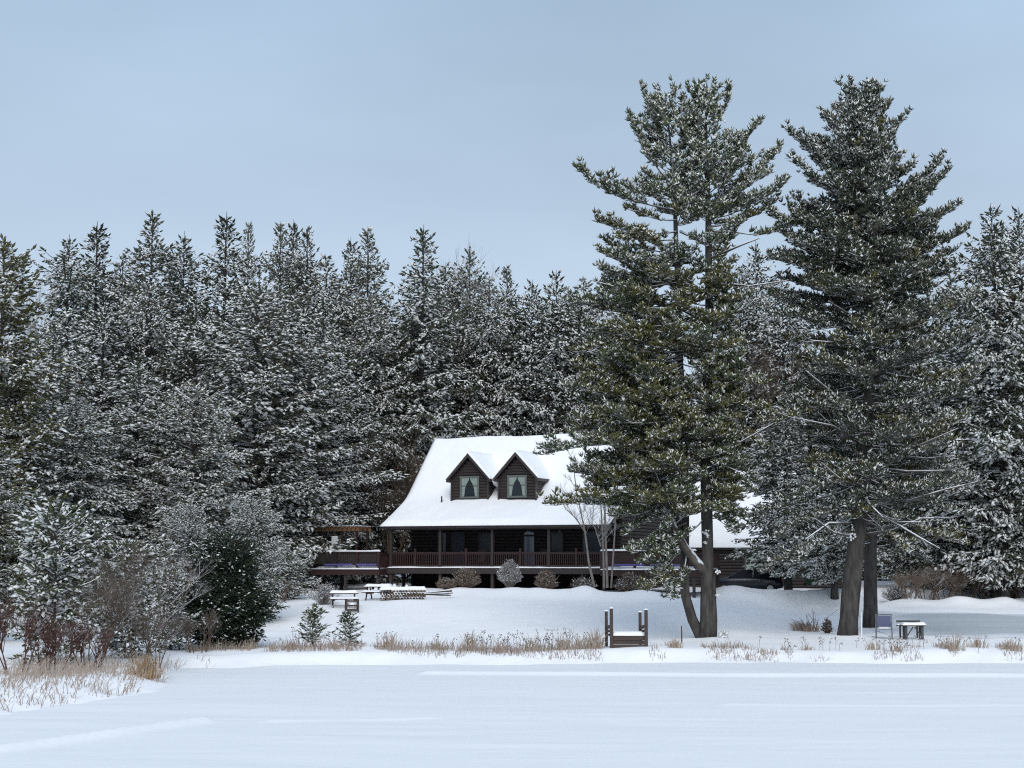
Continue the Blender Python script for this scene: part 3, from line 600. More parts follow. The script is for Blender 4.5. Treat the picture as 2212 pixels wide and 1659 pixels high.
D2 = 73.0
p2 = Pine(202, D2)
stem2 = [(180, 1862), (400, 1872), (640, 1884), (860, 1877), (1000, 1870), (1080, 1866), (1170, 1850), (1280, 1838), (1390, 1830)]
stem_tube(p2, stem2, [(180, .02), (450, .15), (700, .22), (1000, .27), (1110, .30), (1180, .37), (1300, .40), (1360, .43), (1392, .52)], D2, 186, 1394)
for (sx, by, tx, ty, dy, f0, sn, g) in [
    (1868, 420, 1710, 292, .3, .35, .6, 0), (1868, 440, 1722, 350, -.3, .3, .6, 0), (1868, 500, 1672, 470, -.3, .35, .4, 0), (1870, 540, 1690, 505, .6, .3, .45, 0), (1865, 360, 1776, 246, 0, .3, .6, 0),
    (1864, 260, 1815, 185, .1, .2, .6, 0), (1864, 250, 1838, 180, .1, .15, .6, 0), (1864, 260, 1880, 186, .1, .1, .6, 0), (1864, 270, 1905, 196, -.2, .2, .6, 0), (1866, 330, 1920, 228, .2, .35, .6, 0), (1867, 360, 1956, 256, -.1, .35, .6, 0),
    (1868, 450, 2028, 352, .2, .4, .55, 0), (1870, 470, 2044, 374, -.3, .35, .55, 0), (1870, 500, 2056, 455, .3, .35, .5, 0), (1872, 540, 2080, 503, -.2, .4, .4, 0), (1874, 600, 2060, 575, -.4, .35, .45, 0), (1872, 560, 2020, 500, .8, .3, .5, 0),
    (1872, 580, 1668, 560, -.4, .3, .4, 0), (1878, 700, 1672, 640, .4, .3, .35, 0), (1880, 700, 2100, 640, .4, .4, .55, 1), (1880, 800, 2110, 720, -.6, .4, .5, 1), (1878, 900, 2120, 800, -.6, .45, .5, 1), (1875, 980, 2080, 905, -.8, .4, .4, 2)]:
    b = P(sx, by, D2); t = P(tx, ty, D2 + dy); p2.limb(b, t, .035 * (.5 + (t - b).length / 4), f0, .03, sn, g, 1.25)
for pts in [[(1880, 1078), (1960, 1082), (2040, 1058), (2112, 1040)], [(1872, 1155), (1930, 1145), (1990, 1120), (2050, 1118)], [(1870, 1120), (1925, 1125), (1985, 1160), (2030, 1185)], [(1882, 1110), (1940, 1128), (1990, 1128)],
            [(1878, 1000), (1940, 985), (2000, 990), (2060, 985)], [(1885, 1010), (1960, 1018), (2060, 1016)], [(1860, 1060), (1880, 1090), (1908, 1118)], [(1890, 960), (1980, 965), (2070, 925)], [(1885, 890), (1950, 870), (2040, 840)],
            [(1860, 870), (1800, 850), (1740, 800)], [(1862, 960), (1800, 920), (1730, 905)], [(1840, 1130), (1790, 1130), (1740, 1165)], [(1862, 780), (1800, 740), (1750, 735)], [(1884, 820), (1930, 790), (1985, 735)], [(1870, 1050), (1820, 1040), (1775, 1000)],
            [(1878, 740), (1940, 700), (2000, 690)], [(1870, 700), (1820, 670), (1790, 650)], [(1845, 1160), (1800, 1150), (1760, 1120)]]:
    dy = p2.rd.uniform(-3.2, -1.6); q = [P(x, y, D2 + dy * i / (len(pts) - 1)) for i, (x, y) in enumerate(pts)]
    p2.tr.tube(q, [.085 - .06 * i / (len(pts) - 1) for i in range(len(pts))], 5, 1, .1, p2.rd)
    for k in range(3):                           # fine side shoots
        i = p2.rd.randrange(len(q) - 1); a = q[i].lerp(q[i + 1], p2.rd.random()); v = (q[i + 1] - q[i]).normalized() + Vector((p2.rd.uniform(-.6, .6), p2.rd.uniform(-.8, .2), p2.rd.uniform(-.7, .7)))
        p2.tr.tube([a, a + v * .5, a + v * .9 + Vector((0, 0, .1))], [.02, .014, .005], 3, 1)
front(p2, stem2, 300, 1000, 50, D2, (1.2, 2.8), .4, lambda rd: rd.choice((0, 0, 2)))
for (sx, by, tx, ty, dy, f0, sn, g) in [(1866, 1010, 1700, 1090, -1.2, .35, .5, 0), (1864, 1060, 1690, 1160, -.4, .4, .5, 1), (1860, 1100, 1720, 1215, -1.3, .4, .5, 0), (1858, 1120, 1660, 1230, .8, .45, .55, 1), (1860, 1040, 1640, 1120, .6, .4, .5, 0),
    (1868, 1030, 2060, 1110, -1.0, .45, .5, 0), (1866, 1080, 2080, 1175, -.5, .5, .5, 2), (1862, 1120, 2010, 1215, .9, .45, .5, 0), (1870, 960, 2100, 1040, .6, .4, .5, 1), (1866, 1100, 1960, 1190, -1.6, .45, .45, 2), (1872, 900, 1650, 1000, .9, .35, .5, 0), (1874, 850, 1655, 920, -.8, .35, .5, 2)]:
    b = P(sx, by, D2); t = P(tx, ty, D2 + dy); p2.limb(b, t, .03 * (.5 + (t - b).length / 4), f0, -.03, sn, g, 1.1)
L2 = [(180, 1812), (260, 1785), (330, 1745), (400, 1740), (470, 1690), (560, 1680), (700, 1670), (850, 1690), (1000, 1740), (1100, 1780)]
R2 = [(180, 1900), (250, 1935), (330, 1940), (400, 2000), (470, 2035), (560, 2045), (700, 2080), (900, 2090), (1040, 2060), (1100, 1980)]
def snow2(y): return .8 if y < 400 else (.32 if y < 620 else .40)
def g2(rd, y): return (0 if rd.random() < .9 else 1) if y < 620 else rd.choice((0, 0, 1, 2))
fill(p2, stem2, L2, R2, 195, 640, 175, D2, None, snow2, g2, lambda y: .8 - .75 * (y - 190) / 430, lambda y: .15, 1.15)
fill(p2, stem2, L2, R2, 600, 1130, 150, D2, None, snow2, g2, lambda y: .0, lambda y: .35, 1.0)
for (px, py, rx, rz2) in [(1838, 1160, .16, .12), (1842, 1140, .07, .18), (1886, 1092, .10, .06), (1864, 1010, .08, .1)]:
    for k in range(16):
        q = P(px, py, D2 - .36); v = Vector((p2.rd.uniform(-1, 1), p2.rd.uniform(-.5, .5), p2.rd.uniform(-.4, .6)))
        p2.sp.add(q + Vector((p2.rd.uniform(-rx, rx), 0, p2.rd.uniform(-rz2, rz2))) * .8, v, rx * 1.1, rx * .42, -1.1, 0)
base = P(1831, 1388, D2); base.z = G(base.x, base.y)
p2.build('tall_pine', 'tall white pine with a thick leaning trunk beside the garden chair', (G_SPRUCE, G_GREY, G_OLIVE), tuple(base))
D3 = 82.0
p3 = Pine(303, D3); stem3 = [(420, 1905), (800, 1895), (1100, 1884), (1240, 1880), (1356, 1880)]
stem_tube(p3, stem3, [(420, .02), (800, .22), (1100, .29), (1290, .32), (1356, .38)], D3, 430, 1356)
L3 = [(400, 1870), (600, 1760), (900, 1740), (1150, 1790)]; R3 = [(400, 1950), (600, 2010), (900, 2060), (1100, 2050), (1180, 1990)]
fill(p3, stem3, L3, R3, 450, 1180, 110, D3, None, lambda y: .3, lambda rd, y: rd.choice((0, 0, 2)), lambda y: .15, lambda y: .25, .9, size=.3)
base = P(1880, 1354, D3); base.z = G(base.x, base.y)
p3.build('dark_trunk_pine', 'pine with a dark trunk standing just behind the tall leaning pine', (G_DEEP, G_GREY, G_OLIVE), tuple(base))

# ------------------------------------------------------------------ bare trees and shrubs
def bare(name, label, cat, loc, seed, Hh, spread=.35, stems=1, r0=.08, depth=4, m=TWIG, lean=0, group=None, up=.5, part='branches'):
    rd = random.Random(seed); mb = MB(); r = thing(name, label, cat, loc, 0, group)
    def grow(p, d, L, rad, k):
        n = 3; pts = [p]; q = Vector(p); dd = Vector(d)
        for i in range(n):
            dd = (dd + Vector((rd.uniform(-.18, .18), rd.uniform(-.18, .18), .06))).normalized(); q = q + dd * L / n; pts.append(q.copy())
        mb.tube(pts, [rad * (1 - .13 * i) for i in range(n + 1)], 5 if k == depth else 3)
        if k == 0: return
        c = 3 if k == depth else rd.choice((3, 4))
        for i in range(c + (2 if k == depth else 0)):
            t = rd.uniform(.35, 1); s = pts[1].lerp(pts[3], t) if t > 0 else pts[1]
            ang = rd.uniform(0, 6.28); ho = Vector((math.cos(ang), math.sin(ang), 0)) * spread * rd.uniform(.7, 1.6)
            grow(s, (dd + ho + Vector((0, 0, up * .3))).normalized(), L * rd.uniform(.5, .78), rad * .55, k - 1)
    for s in range(stems):
        a = rd.uniform(0, 6.28); off = Vector((math.cos(a), math.sin(a), 0)) * (.12 * stems ** .5 if stems > 1 else 0)
        d = (Vector((lean, 0, 1)) + off * (1.2 if stems > 1 else 0)).normalized()
        grow(off, d, Hh * rd.uniform(.38, .48), r0 * rd.uniform(.7, 1), depth)
    mb.build(part, m, r); return r
def bare_at(px, py, D, top, *a, **k):
    b = P(px, py, D); z = G(b.x, b.y); t = P(px, top, D)
    return b, z - .05, t.z - z
def put_bare(name, label, px, top, D, seed, m=TWIG_G, cat='tree', **k):
    t = P(px, top, D); z = G(t.x, t.y) - .05
    return bare(name, label, cat, (t.x, t.y, z), seed, (t.z - z) * .86, m=m, **k)
put_bare('bare_tree', 'bare leafless tree rising above the skyline left of centre', 845, 470, 126, 5, spread=.26, r0=.16, depth=5, m=TWIG_G)
put_bare('bare_tree', 'pale frosted bare tree in the gap at the far left of the skyline', 72, 585, 118, 6, spread=.3, r0=.15, depth=5, m=TWIG_G)
put_bare('bare_tree', 'bare tree just left of the far pointed conifer between the pines', 1578, 560, 126, 8, spread=.28, r0=.15, depth=5, m=TWIG_G)
put_bare('bare_tree', 'brownish bare tree between the two pines above the garage', 1655, 610, 125, 9, spread=.3, r0=.15, depth=5, m=TWIG)
for k, (px, top, s) in enumerate([(868, 880, 12), (893, 915, 13), (842, 960, 14)]):
    put_bare('bare_sapling', ['tallest brown bare sapling left of the house roof', 'brown bare sapling nearest the roof edge', 'short brown bare sapling left of the porch corner'][k], px, top, 113 - k, s, TWIG, spread=.2, r0=.07, depth=4, stems=2, group='bare saplings beside the house')
for k, (px, top, D, s, m, l) in enumerate([(308, 1090, 59, 21, TWIG, 'tall brown brush rising between the young pine and dark spruce'), (205, 1175, 56, 22, TWIG, 'brown brush behind the leaning young pine'), (40, 1270, 51.5, 23, TWIG_R, 'dark red brush at the left edge above the grass'), (115, 1300, 52.5, 24, TWIG_R, 'dark red brush right of the one at the left edge'), (195, 1330, 54, 25, TWIG_R, 'reddish brush under the young pines'), (345, 1280, 59, 26, TWIG, 'brown brush at the bank near the rust coloured grass'), (620, 1240, 90, 27, TWIG, 'brown brush left of the deck posts'), (430, 1300, 64, 30, TWIG, 'thin brush at the foot of the dark spruce')]):
    put_bare('bare_shrub', l, px, top, D, s, m, 'shrub', spread=.5, r0=.03, depth=4, stems=6, group='bare brush of the left bank')
# birch clump before the house
D_B = 93
t = P(1300, 1270, D_B); bz = G(t.x, t.y)
r = thing('bare_birch_clump', 'clump of thin bare stems in front of the right end of the porch', 'tree', (t.x, t.y, bz))
mb = MB(); rd = random.Random(88)
def fine(p, d, L, rad, k):
    d = Vector(d); q = p + (d + Vector((rd.uniform(-.1, .1), rd.uniform(-.1, .1), 0))) * L * .5; e = q + (d + Vector((rd.uniform(-.15, .15), rd.uniform(-.15, .15), .08))).normalized() * L * .5
    mb.tube([p, q, e], [rad, rad * .75, rad * .5], 3)
    if k: 
        for i in range(4):
            s = p.lerp(q, rd.random()) if i == 0 else q.lerp(e, rd.random())
            fine(s, (d + Vector((rd.uniform(-.7, .7), rd.uniform(-.6, .6), rd.uniform(-.1, .3)))).normalized(), L * rd.uniform(.45, .7), rad * .55, k - 1)
for pts, r0 in [([(1284, 1268), (1272, 1215), (1264, 1150), (1245, 1060), (1238, 1000)], .08), ([(1305, 1270), (1303, 1180), (1298, 1090), (1288, 1010)], .07), ([(1312, 1270), (1308, 1150), (1305, 1050), (1310, 990)], .08), ([(1320, 1270), (1328, 1150), (1332, 1060), (1345, 1000)], .06), ([(1264, 1150), (1245, 1120), (1222, 1100), (1205, 1060)], .04), ([(1298, 1180), (1285, 1140), (1268, 1120)], .05), ([(1325, 1130), (1350, 1085), (1385, 1068)], .045)]:
    q = [P(x, y, D_B - .2 * i) - Vector((t.x, t.y, bz)) for i, (x, y) in enumerate(pts)]
    mb.tube(q, [r0 * (1 - .75 * i / (len(q) - 1)) for i in range(len(q))], 6)
    for i in range(9):
        j = rd.randrange(1, len(q)) - 1; s = q[j].lerp(q[j + 1], rd.random())
        if s.z < 2: continue
        fine(s, Vector((rd.uniform(-.8, .8), rd.uniform(-.6, .6), .7)).normalized(), rd.uniform(.7, 1.3), .016, 3)
mb.build('branches', TWIG_G, r)

# ------------------------------------------------------------------ log house (local: x along the front, y back)
TH = math.radians(-22)
HO = P(822, 1136, 102); HZ = 0
house = thing('log_house', 'dark log house with snowy roof, two dormers and a long railed porch', 'house', (HO.x, HO.y, 0), TH)
cT, sT = math.cos(TH), math.sin(TH)
def hw(x, y): return Vector((HO.x + x * cT - y * sT, HO.y + x * sT + y * cT, 0))
ZE, ZK, ZR, ZD = 6.12, 7.82, 12.05, 3.55; YK, YR, LX = 3.6, 8.0, 15.1
def rz_(y): return ZE + (ZK - ZE) * y / YK if y <= YK else (ZK + (ZR - ZK) * (y - YK) / (YR - YK) if y <= YR else ZR - (ZR - ZK) * (y - YR) / (YR - YK))
def logwall(mb, a, b, z0, z1f, n=None, course=.21, dep=.075, m=0):
    # stacked half-round logs from a to b (xy), outward side on the right hand of a->b
    a, b = Vector(a), Vector(b); d = b - a; L = d.length; d /= L; nrm = Vector((d.y, -d.x)); z = z0
    while True:
        zt = z + course; lo, hi = z1f(zt - course * .5, L)
        if lo is None or hi - lo < .1: break
        prof = [(0, z), (dep * .75, z + .035), (dep, z + course * .5), (dep * .75, zt - .035), (0, zt)]
        vs = []
        for e_ in (lo, hi):
            for (o, zz) in prof: p = a + d * e_ + nrm * o; vs.append((p.x, p.y, zz))
            p = a + d * e_ - nrm * .10
            vs.append((p.x, p.y, zt)); vs.append((p.x, p.y, z))
        fs = [(i, i + 7, (i + 1) % 7 + 7, (i + 1) % 7) for i in range(7)] + [tuple(range(7)), tuple(range(13, 6, -1))]
        mb.add(vs, fs, m); z = zt
    return mb
def full(z1): return lambda z, L: (0, L) if z < z1 else (None, None)
w = MB()
WX0, WX1, WY1 = .45, 14.65, 12.4
def gable(z, L):
    # rake limits for the end walls, measured along y from YK
    if z < ZK - .1: return (0, L)
    k = (z + .12 - ZK) / (ZR - ZK) * (YR - YK)
    return (k, L - k) if L - 2 * k > .1 else (None, None)
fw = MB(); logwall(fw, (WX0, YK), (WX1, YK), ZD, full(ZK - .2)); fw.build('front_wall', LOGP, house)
logwall(w, (WX1, YK), (WX1, WY1), 2.0, gable); logwall(w, (WX1, WY1), (WX0, WY1), 2.0, full(ZK - .2))
logwall(w, (WX0, WY1), (WX0, YK), 2.0, gable); w.build('wall', LOG, house)
c = MB(); c.box(((WX0 + WX1) / 2, YK + .35, 2.6), (WX1 - WX0, .2, 1.9)); c.build('crawlspace_shade', DARK, house)  # near-black box paints the shade of the open crawl space
# roof: dark deck with fascia, a snow blanket over it
rf = MB(); th = .16
sec = [(0, ZE), (YK, ZK), (YR, ZR), (12.9, rz_(12.9))]
def slab(mb, x0, x1, pts, t, m=0):
    o = [(x0, y, z) for y, z in pts] + [(x0, y, z - t) for y, z in pts[::-1]]; mb.poly(o, (x1 - x0, 0, 0), m)
slab(rf, 0, LX, sec, th); rf.build('roof', TRIM, house)
def blanket(name, x0, x1, y0, y1, zf, t, step=.22, parent=None, edge=.18, seed=0, top=None):
    xs = np.linspace(x0, x1, max(3, int((x1 - x0) / step))); ys = np.linspace(y0, y1, max(3, int((y1 - y0) / step)))
    X, Y = np.meshgrid(xs, ys); Z = np.vectorize(zf)(Y); Yo = Y.copy()
    if t > .2: Yo[0, :] -= .07 + .10 * vn(X[0] + seed, 0, .8) + .06 * vn(X[0], 3, .3)
    ed = np.minimum(np.minimum(X - x0, x1 - X), np.minimum(Y - y0, y1 - Y)); k = np.clip(ed / edge, 0, 1)
    T = t * (np.sqrt(1 - (1 - k) ** 2) * .85 + .15) * (1 + .45 * vn(X + seed, Y, 1.6) + .2 * vn(X + seed, Y, .5))
    nx, ny = len(xs), len(ys); top_ = np.stack([X, Yo, Z + T], -1).reshape(-1, 3); bot = np.stack([X, Yo, Z + .003], -1).reshape(-1, 3)
    i = (np.arange(ny - 1)[:, None] * nx + np.arange(nx - 1)[None]).ravel(); q = np.stack([i, i + 1, i + nx + 1, i + nx], 1); n = nx * ny
    tris = [q[:, [0, 1, 2]], q[:, [0, 2, 3]], q[:, [2, 1, 0]] + n, q[:, [3, 2, 0]] + n]
    bd = [j for j in range(nx)] + [j * nx + nx - 1 for j in range(1, ny)] + [(ny - 1) * nx + j for j in range(nx - 2, -1, -1)] + [j * nx for j in range(ny - 2, 0, -1)]
    side = []
    for a, b in zip(bd, bd[1:] + bd[:1]): side += [(a, a + n, b + n), (a, b + n, b)]
    tris.append(np.array(side)); t_ = np.concatenate(tris)
    me = fast_mesh(name, np.concatenate([top_, bot]), t_, np.zeros(len(t_)), [SNOW]); me.polygons.foreach_set('use_smooth', [True] * len(t_)); return link(name, me, parent)
def rsm(y):   # smoothed roof profile so that snow fills the kink
    return (rz_(max(0, y - .5)) + 2 * rz_(y) + rz_(min(8, y + .5))) / 4 + (0 if .5 < y < 7.5 else 0) if .5 < y < 7.4 else rz_(y)
blanket('roof_snow', -.03, LX + .03, -.06, 12.85, lambda y: max(rsm(y), rz_(y)) + .003, .24, parent=house, edge=.16)
v = MB(); v.tube([(2.95, 2.75, 7.4), (2.95, 2.75, 8.05)], .05, 8); v.build('vent_pipe', TRIM, house)
# dormers
def dormer(xc):
    dw, hwid, yf = 1.24, 1.5, 3.05; zb, ze, zp = 7.62, 9.12, 10.75
    d = MB()
    def prof(z, L):
        if z < ze + .25: return (0, L)
        k = (z + .1 - ze - .25) * (dw / (zp - ze - .45)); return (k, L - k) if L - 2 * k > .12 else (None, None)
    logwall(d, (xc - dw, yf), (xc + dw, yf), zb, prof, course=.19, dep=.05)
    for sg in (-1, 1):
        a, b = ((xc + dw, yf), (xc + dw, 5.6)) if sg > 0 else ((xc - dw, 5.6), (xc - dw, yf))
        logwall(d, a, b, zb, full(ze + .15), course=.19, dep=.05)
    dm = d.build('dormer', LOG, house)
    t = MB(); t.bar((xc - dw - .04, yf - .09, zb - .02), (xc + dw + .04, yf - .09, zb - .02), .16, .12)
    t.bar((xc - dw - .02, yf - .075, zb), (xc - dw - .02, yf - .075, ze), .1, .12); t.bar((xc + dw + .02, yf - .075, zb), (xc + dw + .02, yf - .075, ze), .1, .12)
    # rake boards
    sl = (zp - ze) / hwid
    for sg in (-1, 1):
        t.poly([(xc + sg * hwid, yf - .42, ze), (xc, yf - .42, zp), (xc, yf - .42, zp - .24), (xc + sg * hwid, yf - .42, ze - .2)], (0, .06, 0))
        t.poly([(xc + sg * (hwid - .01), yf - .36, ze - .2), (xc + sg * (hwid - .01), yf - .36, ze - .02), (xc + sg * (dw + .05), yf - .36, ze - .02 + sl * (hwid - dw - .05)), (xc + sg * (dw + .05), yf - .36, ze - .2)], (0, 3.0, 0))
    t.build('trim', TRIM, dm)
    yb = 7.6; rm = MB()
    for sg in (-1, 1):
        rm.poly([(xc + sg * hwid, yf - .36, ze - .01), (xc, yf - .36, zp - .01), (xc, yf - .36, zp - .12), (xc + sg * hwid, yf - .36, ze - .12)], (0, yb - yf, 0))
    rm.build('dormer_roof', TRIM, dm)
    # snow: a peaked blanket, thinning to the front edge
    xs = np.linspace(xc - hwid - .03, xc + hwid + .03, 19); ys = np.linspace(yf - .45, 7.2, 22); X, Y = np.meshgrid(xs, ys)
    R_ = zp - np.abs(X - xc) * sl; ed = np.minimum(np.minimum(X - xs[0], xs[-1] - X), Y - ys[0]); k = np.clip(ed / .15, 0, 1)
    T = .15 * (np.sqrt(1 - (1 - k) ** 2) * .8 + .2) * (1 + .3 * vn(X, Y, .8)); n = X.size; nx = len(xs); ny = len(ys)
    i = (np.arange(ny - 1)[:, None] * nx + np.arange(nx - 1)[None]).ravel(); q = np.stack([i, i + 1, i + nx + 1, i + nx], 1)
    tr = [q[:, [0, 1, 2]], q[:, [0, 2, 3]], q[:, [2, 1, 0]] + n, q[:, [3, 2, 0]] + n]
    bd = list(range(nx)) + [j * nx + nx - 1 for j in range(1, ny)] + [(ny - 1) * nx + j for j in range(nx - 2, -1, -1)] + [j * nx for j in range(ny - 2, 0, -1)]
    sd_ = []
    for a, b in zip(bd, bd[1:] + bd[:1]): sd_ += [(a, a + n, b + n), (a, b + n, b)]
    tr = np.concatenate(tr + [np.array(sd_)])
    me = fast_mesh('dormer_snow', np.concatenate([np.stack([X, Y, R_ + T], -1).reshape(-1, 3), np.stack([X, Y, R_ + .003], -1).reshape(-1, 3)]), tr, np.zeros(len(tr)), [SNOW])
    me.polygons.foreach_set('use_smooth', [True] * len(tr)); link('dormer_snow', me, dm)
    # window with curtains drawn to the sides
    wz0, wz1, ww = 7.95, 9.25, .60; fr = MB(); y0 = yf - .11
    for a, b in (((xc - ww, wz0), (xc + ww, wz0)), ((xc - ww, wz1), (xc + ww, wz1))): fr.bar((a[0] - .07, y0, a[1]), (b[0] + .07, y0, b[1]), .07, .11)
    for s in (-1, 1): fr.bar((xc + s * ww, y0, wz0 + .055), (xc + s * ww, y0, wz1 - .055), .11, .07)
    fo = fr.build('window', FRAME, house)
    g = MB(); g.box((xc, yf - .085, (wz0 + wz1) / 2), (2 * ww - .1, .012, wz1 - wz0 - .1)); g.build('pane', GLASS, fo)
    for s in (-1, 1):
        cu = MB(); X0 = xc + s * (ww - .06); o = [(X0, y0 + .0, wz1 - .06), (xc + s * .02, y0, wz1 - .06), (xc + s * .06, y0, wz1 - .22), (xc + s * .20, y0, wz1 - .42), (xc + s * .30, y0, wz1 - .7), (xc + s * .38, y0, wz0 + .06), (X0, y0, wz0 + .06)]
        cu.poly(o, (0, .014, 0)); cu.build('curtain', CURT, fo)
    mb_ = MB(); mb_.box((xc, y0 - .01, (wz0 + wz1) / 2 + .08), (2 * ww - .1, .03, .035)); mb_.build('glazing_bar', TRIM, fo)
dormer(4.8); dormer(8.05)
# snow saddle between the dormers
sb = MB(); sb.blob((6.42, 5.2, 8.95), (.42, 2.2, .5), 3, amp=.05); sb.build('valley_snow', SNOW, house, smooth=True)
# porch
dk = MB(); dk.box((LX / 2, 1.98, ZD - .09), (LX - .7, 3.24, .12)); 
for k in range(15): dk.box((.6 + k * .99, 1.98, ZD - .25), (.05, 3.1, .2))
dk.build('porch_floor', REDW, house)
rm = MB(); rm.box((LX / 2, .335, ZD - .20), (LX - .6, .05, .36)); rm.build('rim_board', POSTW, house)
blanket('deck_edge_snow', .35, LX - .35, .26, .62, lambda y: ZD - .028, .085, .1, house, .08)
PX = [.5, 3.9, 7.4, 11.1, 14.6]; PM = [2.2, 5.65, 9.25, 12.85]
for x in PX:
    p = MB(); p.box((x, .5, (ZD + ZE - .12) / 2), (.16, .16, ZE - .12 - ZD)); p.box((x, .5, ZD + .06), (.2, .2, .1)); p.build('porch_post', POSTW, house)
    p = MB(); g = hw(x, .5); z = G(g.x, g.y) - .2; p.box((x, .52, (z + ZD - .4) / 2), (.17, .17, ZD - .4 - z)); p.build('deck_post', TRIM, house)
hb = MB(); hb.box((LX / 2, .5, ZE - .14), (LX - .3, .14, .2)); hb.build('porch_beam', TRIM, house)
for x in (PM): 
    p = MB(); p.box((x, .5, ZD + .56), (.12, .12, 1.12)); p.box((x, .5, ZD + 1.14), (.15, .15, .05)); p.build('rail_post', REDW, house)
cuts = sorted(PX + PM)
def rail(a, b, zb, h=.92, parent=None, sp=.125, name='railing', m=REDW):
    a, b = Vector(a), Vector(b); d = b - a; L = d.length; d /= L; mb = MB(); c3 = lambda v, z: (v.x, v.y, z)
    mb.bar(c3(a, zb + h), c3(b, zb + h), .11, .05); mb.bar(c3(a, zb + .12), c3(b, zb + .12), .06, .07); mb.bar(c3(a, zb + h - .075), c3(b, zb + h - .075), .05, .07)
    n = max(1, int(L / sp))
    for k in range(n):
        q = a + d * (L * (k + .5) / n); mb.box((q.x, q.y, zb + .12 + (h - .2) / 2), (.042, .042, h - .27), math.atan2(d.y, d.x))
    return mb.build(name, m, parent)
for a, b in zip(cuts[:-1], cuts[1:]): rail((a + .08, .5), (b - .08, .5), ZD, parent=house)
rail((.5, .6), (.5, 3.5), ZD, parent=house)
cl_ = MB(); cl_.box((LX / 2, 1.8, ZE - .02), (LX - .4, 2.9, .04)); cl_.build('porch_ceiling', TRIM, house)
LACE = mat('lace', (.16, .19, .24), .9)
# porch windows and doors
def pwin(x0, x1, z0, z1, door=False, glass=GLASSP, curt=0, name='window', fm=None):
    fr = MB(); y = YK - .10; fm = fm or (FRAME if not door else LOGP); t = .035 if curt else .07
    fr.box(((x0 + x1) / 2, y, z1), (x1 - x0 + t, .06, t)); fr.box(((x0 + x1) / 2, y, z0), (x1 - x0 + t, .06, t))
    for x in (x0, x1): fr.box((x, y, (z0 + z1) / 2), (t, .06, z1 - z0 - t))
    o = fr.build(name, fm, house)
    g = MB(); g.box(((x0 + x1) / 2, y + .005, (z0 + z1) / 2), (x1 - x0 - t, .02, z1 - z0 - t)); g.build('pane', glass, o)
    if curt:
        for s in (-1, 1):
            q = MB(); X = (x0 + x1) / 2 + s * ((x1 - x0) / 2 - .13); q.box((X, y - .012, (z0 + z1) / 2), (.16, .01, z1 - z0 - .1))
            q.build('curtain', LACE, o)
    return o
DG = mat('blue_grey_glass', (.05, .085, .15), .15, spec=.8)
pwin(2.35, 2.95, 4.5, 5.75, curt=1, fm=TRIM)
dr = pwin(3.3, 4.2, ZD + .05, 5.75, True, glass=mat('dark_blue_door', (.008, .014, .035), .4), name='door', fm=TRIM)
k_ = MB(); k_.blob((4.05, YK - .16, 4.55), (.03, .03, .03), 1); k_.build('handle', CHROME, dr)
pwin(5.2, 6.3, 4.5, 5.7, fm=TRIM, glass=GLASS)
dr = pwin(8.28, 9.0, ZD + .05, 5.5, True, glass=DG, name='door', fm=TRIM)
fan = MB(); pts = [(8.25, YK - .13, 5.6)] + [(8.64 + .36 * math.cos(a), YK - .13, 5.6 + .2 * math.sin(a)) for a in [PI - k * PI / 8 for k in range(9)]]
fan.poly(pts[1:], (0, .03, 0)); fan.build('fan_light', mat('fan_glass', (.30, .34, .40), .3), house)
k_ = MB(); k_.blob((8.9, YK - .14, 4.5), (.03, .03, .03), 1); k_.build('handle', CHROME, dr)
pwin(10.1, 10.9, 4.5, 5.7, fm=TRIM, glass=GLASS)
pwin(12.2, 13.6, 4.4, 5.75, curt=1, fm=TRIM)
lt = MB(); lt.tube([(11.0, 2.6, ZE + .0), (11.0, 2.6, 5.85)], .012, 6); lt.blob((11.0, 2.6, 5.76), (.09, .09, .13), 1, nu=8, nv=6, amp=0); lt.build('porch_lamp', METAL, house)
# things standing on the porch
def rocker(x, y, rz, label):
    q = hw(x, y); r = thing('porch_chair', label, 'chair', (q.x, q.y, ZD - .03), TH + rz, 'chairs on the porch')
    s = MB(); s.box((0, 0, .42), (.52, .5, .05)); s.build('seat', REDW, r)
    b = MB()
    for i in range(5): b.bar((-.2 + .1 * i, .24, .46), (-.2 + .1 * i, .36, 1.08), .06, .02)
    b.bar((-.26, .365, 1.08), (.26, .365, 1.08), .04, .07); b.build('backrest', REDW, r)
    for sx in (-.24, .24):
        for sy in (-.2, .2): l = MB(); l.box((sx, sy, .2), (.05, .05, .4)); l.build('leg', REDW, r)
        a = MB(); a.bar((sx, -.24, .64), (sx, .28, .64), .06, .03); a.bar((sx, -.22, .43), (sx, -.22, .64), .04, .04); a.build('armrest', REDW, r)
rocker(5.9, 2.2, .2, 'brown porch chair between the second and third posts of the porch')
rocker(9.9, 2.3, -.1, 'brown porch chair right of the door with the arched top')

